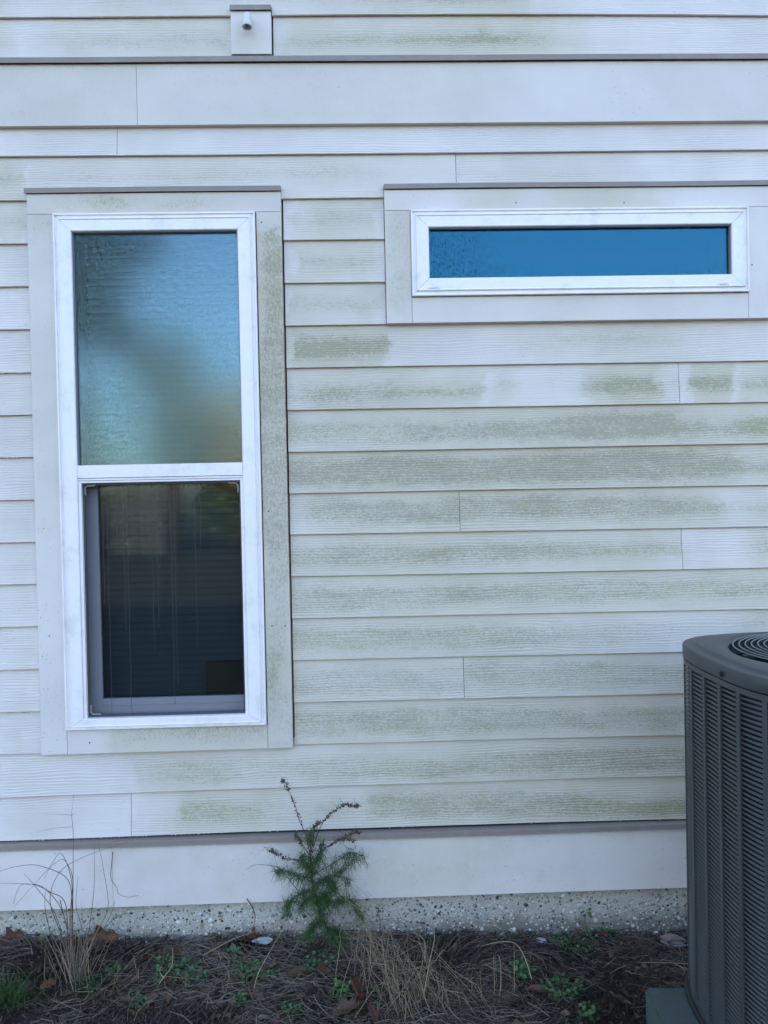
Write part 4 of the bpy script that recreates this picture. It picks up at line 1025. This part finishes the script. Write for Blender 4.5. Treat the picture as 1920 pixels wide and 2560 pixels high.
# middle clump, bent left
rg = random.Random(33)
gc = thing('grass_clump', 'big dry grass clump leaning left over the fennel foot', 'grass clump')
mb = MB(); tl = []
b0 = on_ground(985, 2545, 0)
for i in range(84):
    e = on_y(rg.uniform(825, 915), rg.uniform(2205, 2345), -.16-rg.random()*.12) if i < 40 else on_y(rg.uniform(850, 1180), rg.uniform(2300, 2450), -.12-rg.random()*.2)
    b = b0+Vector((rg.gauss(.05, .12), rg.uniform(-.09, .08), .0)); d = e-b
    pts = [b+d*t+Vector((.02*math.sin(t*3.1)+.01*rg.random(), 0, .055*math.sin(t*math.pi)))*rg.uniform(-.4, 1.3) for t in [j/7 for j in range(8)]]
    w = rg.uniform(.0006, .0013); n0 = len(mb.f); mb.tube(pts, [w, w, w, w*.9, w*.8, w*.65, w*.5, w*.3], 4, cap=False); tl += [rg.uniform(.3, 1)]*(len(mb.f)-n0)
blades(mb, tl, b0+Vector((.06, .05, 0)), 46, .10, .22, (-.35, .12), .7, rg, .0016, 2.4, .10)
blades(mb, tl, on_ground(1120, 2520, 0), 90, .09, .22, (-.3, .10), .9, rg, .0016, 3.0, .14)
blades(mb, tl, on_ground(1040, 2450, 0), 70, .09, .2, (-.3, .12), .9, rg, .0016, 3.0, .12)
blades(mb, tl, on_ground(1230, 2500, 0), 60, .09, .2, (-.3, .1), 1.0, rg, .0015, 3.2, .14)
blades(mb, tl, on_ground(925, 2430, 0), 70, .08, .22, (-.5, .1), .7, rg, .0015, 1.8, .08)
blades(mb, tl, on_ground(1340, 2470, 0), 34, .08, .2, (-.4, .1), 1.0, rg, .0014, 3.2, .14)
blades(mb, tl, on_ground(1090, 2390, 0), 46, .08, .2, (-.4, .1), 1.0, rg, .0014, 3.0, .12)
blades(mb, tl, on_ground(1010, 2400, 0), 60, .08, .20, (-.2, .1), .9, rg, .0015, 2.4, .10)
me = mb.mesh('blades'); tintattr(me, tl); link('blades', me, M_dry, gc)
mb = MB()
M_straw2 = simple('straw_stem', (.33, .25, .15), .6, .15, 30)
for pl in ([(1237, 2600, -.1), (1236, 2470, 0), (1234, 2388, .02)], [(1240, 2560, -.08), (1252, 2460, 0), (1250, 2400, .02), (1243, 2386, .03)],
           [(1286, 2600, -.1), (1286, 2460, 0), (1285, 2358, .03)], [(1330, 2450, .0), (1310, 2390, .02), (1285, 2357, .03), (1240, 2356, .04), (1205, 2365, .05)],
           [(1060, 2480, -.05), (1075, 2400, 0), (1086, 2340, .06), (1070, 2292, .1), (1020, 2294, .12)], [(1062, 2400, 0), (1060, 2350, .04), (1030, 2330, .08)],
           [(935, 2570, -.05), (980, 2490, 0), (1003, 2455, .02)], [(1085, 2570, -.05), (1080, 2490, 0), (1087, 2450, .02)]):
    stem_px(mb, pl, -.34, .0017)
mb.build('stems', M_straw2, gc, True)
th_ = thing('straw_stalk', 'long pale straw stalk slanting across the litter left of the fennel', 'straw')
mb = MB(); stem_px(mb, [(625, 2560, -.05), (640, 2450, 0), (680, 2370, .03), (712, 2315, .05)], -.30, .0015); mb.build('stem', M_straw2, th_, True)
th_ = thing('straw_stalk', 'short pale straw stalk slanting at the bottom edge below the ivy-leaved weed', 'straw')
mb = MB(); stem_px(mb, [(505, 2575, -.05), (518, 2510, 0), (522, 2480, .02)], -.36, .0016); mb.build('stem', M_straw2, th_, True)
th_ = thing('straw_stalk', 'long straw stalk lying low along the foundation left of the fennel', 'straw')
mb = MB(); stem_px(mb, [(508, 2388, -.02), (590, 2345, 0), (680, 2318, .0), (760, 2306, .0)], -.13, .0013); mb.build('stem', M_straw2, th_, True)
th_ = thing('dry_root', 'pale forked dry root sticking up through the ivy-leaved weed', 'root')
mb = MB(); stem_px(mb, [(386, 2492, 0), (398, 2460, 0), (412, 2440, 0), (430, 2412, 0), (432, 2370, .02)], -.28, .0026); stem_px(mb, [(410, 2446, 0), (400, 2430, 0), (405, 2410, 0)], -.28, .0018); mb.build('stem', M_straw2, th_, True)
# green grass
rg = random.Random(5)
for px, py, n, L0, L1, label in ((20, 2520, 170, .05, .17, 'bright green grass tuft in the lower left corner'), (238, 2480, 90, .03, .10, 'green grass tuft at the foot of the left dry clump')):
    t_ = thing('grass_tuft', label, 'grass tuft'); mb = MB(); tl = []
    blades(mb, tl, on_ground(px, py, 0), n, L0, L1, (-.1, -.1), .55, rg, .0034, .8, .07); me = mb.mesh('blades'); tintattr(me, tl); link('blades', me, M_green, t_)

# ------------------------------------------------------------------ small weeds
def leaflet(mb, p, d, nrm, L, W):
    s = d.cross(nrm).normalized(); u = nrm
    pts = [p, p+d*L*.35+s*W*.5+u*L*.06, p+d*L*.75+s*W*.42+u*L*.05, p+d*L, p+d*L*.75-s*W*.42+u*L*.05, p+d*L*.35-s*W*.5+u*L*.06]
    mb.add(pts, [(0, 1, 2, 3), (0, 3, 4, 5)])
def mat_weed(name, label, px, py, n, rad, h, L, W, mat, seed, flat=.6, cat='weed'):
    r_ = random.Random(seed); t_ = thing(name, label, cat); mb = MB(); tl = []; st = MB(); c = on_ground(px, py, 0)
    for i in range(n):
        a, q = r_.uniform(0, 6.28), math.sqrt(r_.random())*rad
        x, y = c.x+math.cos(a)*q, min(c.y+math.sin(a)*q*.75, -.012); z_ = gh(x, y)+.012+h*r_.random()
        p = Vector((x, y, z_)); nrm = Vector((r_.gauss(0, flat), r_.gauss(-.5, flat), 1)).normalized()
        b = r_.uniform(0, 6.28); d = Vector((math.cos(b), math.sin(b), 0)); d = (d-nrm*d.dot(nrm)).normalized()
        s = r_.uniform(.6, 1.25); leaflet(mb, p, d, nrm, L*s, W*s); tl += [r_.random()]*2
        if i % 3 == 0: st.tube([(x, y, gh(x, y)), tuple(p)], .0007, 4, cap=False)
    me = mb.mesh('leaves'); tintattr(me, tl); link('leaves', me, mat, t_); st.build('stems', M_weedstem, t_, kind='stuff')
    return t_
M_weedstem = simple('weed_stem', (.05, .075, .025), .6, .2, 30)
M_clov = tinted('clover_leaf', (.028, .075, .016), (.070, .150, .036), .5, .35)
M_dull = tinted('dull_weed_leaf', (.018, .055, .016), (.055, .125, .035), .55, .35)
M_pale = tinted('pale_weed_leaf', (.032, .072, .028), (.095, .155, .080), .5, .4)
mat_weed('clover_patch', 'bright green clover patch beside the red leaf pile', 852, 2500, 60, .035, .035, .014, .012, M_clov, 1)
mat_weed('ivy_leaved_weed', 'low ivy-leaved green weed in the straw under the upright oak leaf', 440, 2445, 95, .085, .040, .014, .014, M_dull, 2)
mat_weed('creeping_weed', 'small dark green creeping weed right of the left grass clump', 285, 2440, 46, .035, .025, .013, .012, M_dull, 3)
mat_weed('creeping_weed', 'dull green creeping weed behind the straw swirl at the bottom left', 340, 2520, 70, .05, .02, .012, .010, M_dull, 4)
mat_weed('feathery_weed', 'feathery dark green weed left of the long straw stalk', 618, 2455, 100, .055, .05, .017, .005, M_dull, 5)
mat_weed('creeping_weed', 'yellow-green sprig at the bottom below the feathery weed', 598, 2522, 40, .025, .03, .013, .010, M_clov, 6)
mat_weed('creeping_weed', 'tiny clover sprig below the pale tan leaf', 685, 2455, 24, .025, .03, .012, .011, M_clov, 7)
mat_weed('creeping_weed', 'green weed at the bottom edge between the leaf pile and the straw', 732, 2540, 60, .035, .03, .012, .009, M_dull, 8)
mat_weed('creeping_weed', 'dark green weed at the foot of the fennel', 790, 2425, 90, .06, .03, .013, .010, M_dull, 9)
mat_weed('chickweed_mat', 'mat of tiny pale green leaves along the foundation right of centre', 1440, 2368, 420, .095, .030, .0075, .006, M_pale, 10, cat='ground weed')
mat_weed('creeping_weed', 'leafy green weed among the dry grass beside the arching stem', 1305, 2460, 80, .035, .055, .015, .012, M_dull, 11)
mat_weed('creeping_weed', 'sprawling green weed in the straw left of the concrete slab', 1400, 2495, 110, .07, .035, .015, .009, M_dull, 12)
mat_weed('creeping_weed', 'round green weed at the bottom edge left of the concrete slab', 1470, 2550, 60, .035, .03, .014, .011, M_dull, 13)
mat_weed('creeping_weed', 'tiny green shoot by the foundation inside the left grass clump', 105, 2375, 16, .015, .03, .011, .009, M_clov, 14)
mat_weed('creeping_weed', 'trailing green weed at the foot of the foundation right of the seedling', 1505, 2322, 40, .03, .03, .012, .010, M_dull, 15)
mat_weed('creeping_weed', 'round dark green weed beside the red leaf pile on its right', 935, 2492, 30, .022, .025, .013, .012, M_dull, 16)
mat_weed('creeping_weed', 'dark green weed in the straw left of the feathery weed', 492, 2460, 46, .035, .025, .012, .010, M_dull, 17)
# rosette with broad leaves, each a part
ro = thing('rosette_weed', 'broad-leaved pale green rosette below the foundation left of the fennel', 'weed')
c = on_ground(583, 2378, .02); c.z = gh(c.x, c.y)+.012
for i, (a, L, W, e) in enumerate(((-140, .055, .020, .25), (-80, .050, .022, .2), (-20, .042, .022, .4), (40, .040, .02, .7), (100, .045, .022, .8), (160, .045, .020, .6), (-50, .03, .017, 1.0))):
    d = Vector((math.cos(R(a)), math.sin(R(a))*.8, e)).normalized(); s = d.cross(Vector((0, 0, 1))).normalized(); n = s.cross(d); mb = MB()
    for j in range(7):
        t = j/6; w = W*.5*math.sin(math.pi*(t*.9+.06))**.8; p = c+d*L*t-Vector((0, 0, 1))*L*.35*t*t
        mb.v += [tuple(p-s*w+n*w*.35), tuple(p), tuple(p+s*w+n*w*.35)]
    for j in range(6):
        for u in range(2): q = j*3+u; mb.f.append((q, q+1, q+4, q+3)); mb.mi.append(0)
    mb.build('leaf', simple('rosette_leaf', (.075, .150, .062), .5, .2, 60), ro, True)
# seedling against the foundation
sd = thing('seedling', 'upright green seedling in front of the pebbled foundation', 'seedling')
mb = MB(); stem_px(mb, [(1466, 2340, -.02), (1462, 2305, 0), (1466, 2280, .0), (1470, 2272, 0)], -.05, .0016); mb.build('stem', M_weedstem, sd, True)
M_sl = simple('seedling_leaf', (.045, .105, .030), .5, .2, 60)
for px, py, dx, dz, L in ((1468, 2286, 12, -9, .018), (1470, 2284, 16, 14, .020), (1464, 2292, -10, -12, .016), (1450, 2300, -2, 14, .018), (1462, 2312, 8, 12, .017), (1462, 2318, -10, 10, .016), (1472, 2276, 6, -12, .014), (1456, 2284, -8, -8, .013), (1468, 2322, 12, 8, .016)):
    mb = MB(); p = on_y(px, py, -.055); d = Vector((dx, -4, -dz)).normalized(); leaflet(mb, p, d, Vector((0, -1, .35)).normalized(), L, L*.7); mb.build('leaf', M_sl, sd)
th_ = thing('dry_sprig', 'dark leafless sprig in front of the foundation right of the fennel', 'sprig')
mb = MB(); stem_px(mb, [(950, 2330, 0), (950, 2300, 0), (945, 2270, 0), (953, 2252, 0)], -.05, .0018); stem_px(mb, [(915, 2306, 0), (950, 2300, 0), (1010, 2294, 0)], -.05, .0013); stem_px(mb, [(949, 2295, 0), (940, 2275, 0)], -.05, .0012); mb.build('stem', M_stalk, th_, True)

# ------------------------------------------------------------------ dog fennel
fn = thing('fennel_weed', 'wispy green fennel-like weed with brown seed tips growing in front of the wall', 'weed')
M_fst = simple('fennel_stem', (.045, .030, .024), .8, .3, 40)
M_fil = tinted('fennel_filament', (.018, .044, .013), (.062, .115, .034), .6, .25)
M_seed = tinted('fennel_seed', (.050, .034, .026), (.17, .115, .085), .8, .2)
rf = random.Random(77); YF = -.13
fl = MB(); ft = []; sd_ = MB(); stt = []; stm = MB()
main = stem_px(stm, [(836, 2368, -.02), (822, 2330, 0), (800, 2280, 0), (785, 2220, 0), (778, 2170, 0), (776, 2120, 0), (778, 2075, 0)], YF, .0048)
def filaments(pts, n, L0, L1, drop, spread=1.0, f0=0.0):
    m = 0
    while m < n:                       # uneven tufts rather than an even comb
        k_ = f0+(1-f0)*rf.random(); q = k_*(len(pts)-1); a = int(min(q, len(pts)-2)); p0_ = pts[a].lerp(pts[a+1], q-a)
        base = Vector((rf.gauss(0, .9), rf.gauss(-.1, .6), rf.gauss(.25, .7)))
        for j in range(rf.randint(3, 11)):
            m += 1
            p = p0_+Vector((rf.gauss(0, .005), rf.gauss(0, .005), rf.gauss(0, .006)))
            d = (base+Vector((rf.gauss(0, .55)*spread, rf.gauss(0, .5)*spread, rf.gauss(0, .5)))).normalized(); L = rf.uniform(L0, L1)
            cv = Vector((rf.gauss(0, .45), rf.gauss(0, .3), rf.gauss(-.35, .45)*drop))
            e = [p+d*L*t+cv*L*t*t for t in (0, .35, .7, 1)]
            for v in e: v.y = min(v.y, -.045)
            fl.ribbon(e, [.0013, .0012, .0010, .0005], Vector((rf.gauss(.8, .3), rf.gauss(0, .4), rf.gauss(0, .4))).normalized()); ft.extend([rf.random()]*3)
def seeds(pts, n, spread, f0=0.0):
    for i in range(n):
        k_ = f0+(1-f0)*rf.random(); q = k_*(len(pts)-1); a = int(min(q, len(pts)-2)); p = pts[a].lerp(pts[a+1], q-a)
        d = Vector((rf.gauss(0, 1), rf.gauss(0, .7), rf.gauss(-.2, .8))).normalized(); c = p+d*spread*rf.uniform(.3, 1.2); s = rf.uniform(.0014, .0036)
        c.y = min(c.y, -.045)
        b = len(sd_.v); ax_ = Vector((rf.gauss(0, 1), rf.gauss(0, 1), rf.gauss(0, 1))).normalized()
        sd_.tube([c-ax_*s*1.3, c, c+ax_*s*1.3], [s*.3, s*.8, s*.25], 5); stt.extend([rf.random()]*12)
        if rf.random() < .6: sd_.tube([p, c], .0005, 4, cap=False); stt.extend([.2]*4)
BR = [  # polyline, kind, filaments, seeds
 ([(776, 2140), (764, 2085), (750, 2055), (738, 2015), (722, 1975), (710, 1953), (703, 1951)], 's', 20, 95),
 ([(780, 2130), (796, 2080), (815, 2045), (838, 2026), (862, 2012), (880, 2013), (897, 2016)], 's', 30, 120),
 ([(785, 2150), (812, 2122), (838, 2104), (860, 2095), (885, 2080), (900, 2082)], 's', 50, 120),
 ([(820, 2118), (850, 2098), (872, 2098), (884, 2103)], 's', 10, 40),
 ([(772, 2165), (742, 2150), (712, 2146), (690, 2132), (666, 2121)], 's', 70, 70),
 ([(778, 2130), (784, 2085), (790, 2062), (800, 2056)], 's', 20, 90),
 ([(776, 2140), (755, 2110), (745, 2095), (738, 2088)], 's', 30, 70),
 ([(788, 2185), (830, 2160), (860, 2140), (888, 2132), (905, 2142), (911, 2158)], 'g', 150, 14),
 ([(792, 2205), (835, 2188), (862, 2170), (880, 2152), (890, 2140)], 'g', 150, 10),
 ([(835, 2188), (860, 2195), (872, 2205)], 'g', 60, 0),
 ([(775, 2195), (740, 2188), (712, 2178), (692, 2180)], 'g', 260, 0),
 ([(782, 2225), (745, 2238), (722, 2262), (715, 2285)], 'g', 300, 0),
 ([(785, 2215), (815, 2200), (830, 2210), (836, 2232)], 'g', 360, 0),
 ([(800, 2275), (850, 2250), (885, 2262), (905, 2300)], 'g', 420, 0),
 ([(795, 2260), (810, 2240), (822, 2260)], 'g', 320, 0),
 ([(808, 2300), (785, 2315), (770, 2345)], 'g', 300, 0),
 ([(818, 2325), (842, 2330), (856, 2365)], 'g', 320, 0),
 ([(790, 2240), (765, 2250), (755, 2275)], 'g', 160, 0),
 ([(778, 2175), (758, 2160), (757, 2135)], 'g', 160, 10),
 ([(780, 2160), (800, 2140), (806, 2110)], 'g', 200, 16),
]
for pl, kd, nf, ns in BR:
    pts = stem_px(stm, [(x, y, rf.gauss(0, .006)*i) for i, (x, y) in enumerate(pl)], YF, .0016 if kd == 's' else .0014)
    if nf: filaments(pts, int(nf*(1.2 if kd == 's' else 2.0)), .010, .028 if kd == 's' else .038, .6 if kd == 's' else 1.0, 1.0, .10)
    if ns: seeds(pts, ns, .008, .30)
filaments(main[14:], 620, .010, .034, .7, .9); filaments(main[2:26], 620, .012, .040, .8); seeds(main[18:], 110, .022)
stm.build('stem', M_fst, fn, True)
me = fl.mesh('foliage'); tintattr(me, ft); link('foliage', me, M_fil, fn)
me = sd_.mesh('seed_heads'); ln = len(sd_.f); stt = (stt+[.5]*ln)[:ln]; tintattr(me, stt); link('seed_heads', me, M_seed, fn)
mb = MB(); stem_px(mb, [(760, 2240, 0), (735, 2215, 0), (700, 2172, 0), (668, 2163, 0), (640, 2162, 0), (625, 2168, 0), (614, 2177, 0)], YF-.01, .0015); mb.build('dry_side_stem', M_stalk, fn, True)

# ------------------------------------------------------------------ the yard behind the camera (what the panes mirror)
def tree(name, label, x, y, h, trunk_r, crowns, col0, col1, seed, leaf=.16, n=2600, bare=0.0):
    t_ = thing(name, label, 'tree', (x, y, 0)); r_ = random.Random(seed); mb = MB()
    mb.tube([(0, 0, -.2), (.05, .03, h*.4), (.1, -.05, h*.75), (.08, 0, h*.95)], [trunk_r*1.25, trunk_r, trunk_r*.6, trunk_r*.2], 9)
    for cx_, cy, cz, rx, rz in crowns:
        mb.tube([(.06, 0, max(h*.3, cz-rz*1.2)), (cx_*.6, cy*.6, cz-rz*.3), (cx_, cy, cz)], [trunk_r*.35, trunk_r*.2, .02], 6)
    mb.build('trunk', simple('bark', (.11, .085, .065), .9, .3, 12, .6, 20), t_, True)
    mb = MB(); tl = []
    for cx_, cy, cz, rx, rz in crowns:
        for i in range(int(n/len(crowns))):
            v = Vector((r_.gauss(0, 1), r_.gauss(0, 1), r_.gauss(0, 1))).normalized()*(r_.random()**.45)
            p = Vector((cx_+v.x*rx, cy+v.y*rx, cz+v.z*rz)); s = leaf*r_.uniform(.5, 1.4)
            a = Vector((r_.gauss(0, 1), r_.gauss(0, 1), r_.gauss(0, .6))).normalized(); b = a.cross(Vector((r_.gauss(0, 1), r_.gauss(0, 1), r_.gauss(0, 1)))).normalized()
            mb.add([p-a*s, p+b*s*.5, p+a*s, p-b*s*.5], [(0, 1, 2, 3)]); tl.append(r_.random())
    me = mb.mesh('crown'); tintattr(me, tl); link('crown', me, tinted('foliage', col0, col1, .7, .2), t_)
PG0, PG1 = (.018, .032, .014), (.050, .075, .032)
tree('pine_tree', 'tall dark pine across the yard, seen in the upper pane at left', -8.2, -20.5, 11.5, .22, [(-.6, 0, 8.3, 2.0, 1.2), (.9, .3, 9.6, 1.6, 1.0), (-1.2, .2, 10.3, 1.5, 1.1), (.2, 0, 7.0, 1.2, .5)], PG0, PG1, 1, .2, 5200)
tree('broadleaf_tree', 'grey-green tree across the yard, seen in the middle of the upper pane', -6.0, -21.5, 7.2, .16, [(0, 0, 4.9, 1.6, 1.8), (.4, .2, 3.7, 1.2, 1.3), (-.3, 0, 6.3, 1.5, 1.1)], (.10, .125, .075), (.18, .21, .125), 2, .14, 1700)
tree('autumn_tree', 'tawny autumn tree across the yard, seen in the upper pane at right', -4.4, -23, 6.2, .15, [(0, 0, 4.2, 1.7, 1.6), (-.9, .3, 3.3, 1.2, 1.0), (.6, 0, 2.8, 1.2, .9)], (.46, .27, .11), (.72, .46, .22), 3, .14, 3600)
tree('pine_tree', 'pine at the right of the yard, a spray of it seen in the long window', .2, -20, 9.5, .18, [(.6, 0, 7.2, 1.1, .9), (.1, .2, 8.3, 1.0, .8)], PG0, PG1, 4, .18, 2400)
tree('shrub_tree', 'light green shrub by the far fence, seen in the lower pane', -4.6, -23.5, 2.6, .06, [(0, 0, 1.5, 1.2, 1.0), (1.0, 0, 1.2, .8, .8)], (.09, .15, .045), (.19, .27, .10), 5, .10, 2600)
for i, (x, y, h) in enumerate(((-16, -26, 9), (-15.5, -31, 10), (7, -30, 8), (13, -27, 9), (-1, -34, 7), (-24, -22, 10), (22, -22, 9))):
    tree('background_tree', ['far pine beyond the fence at the left end of the yard', 'second far pine beyond the fence', 'far tree beyond the fence at right', 'tall far tree beyond the fence at the right end', 'distant low tree beyond the middle of the fence', 'pine at the far left boundary', 'tree at the far right boundary'][i],
         x, y, h, .17, [(0, 0, h*.68, h*.22, h*.22), (.8, .2, h*.5, h*.2, h*.16), (-.7, 0, h*.85, h*.14, h*.12)], PG0, PG1, 20+i, .24, 2200)
fe = thing('picket_fence', 'grey wooden picket fence across the yard, mirrored in the lower pane', 'fence', (0, -22, 0))
M_fence = simple('weathered_wood', (.17, .16, .15), .85, .25, 6, .3)
pm = MB().box(-.055, .055, -.011, .011, .05, 2.05).mesh('picket'); pm.materials.append(M_fence)
for i in range(29):
    o = bpy.data.objects.new('picket', pm); COL.objects.link(o); o.parent = fe; o.location = (-12.5+i*.215, 0, rnd.uniform(-.02, .02))
for z_ in (.4, 1.1, 1.8): MB().box(-12.6, -6.4, .012, .05, z_, z_+.09).build('rail', M_fence, fe)
pp = MB().box(-.05, .05, .051, .15, -.3, 2.1).mesh('post'); pp.materials.append(M_fence)
for i in range(3):
    o = bpy.data.objects.new('post', pp); COL.objects.link(o); o.parent = fe; o.location = (-12.4+i*2.95, 0, 0)
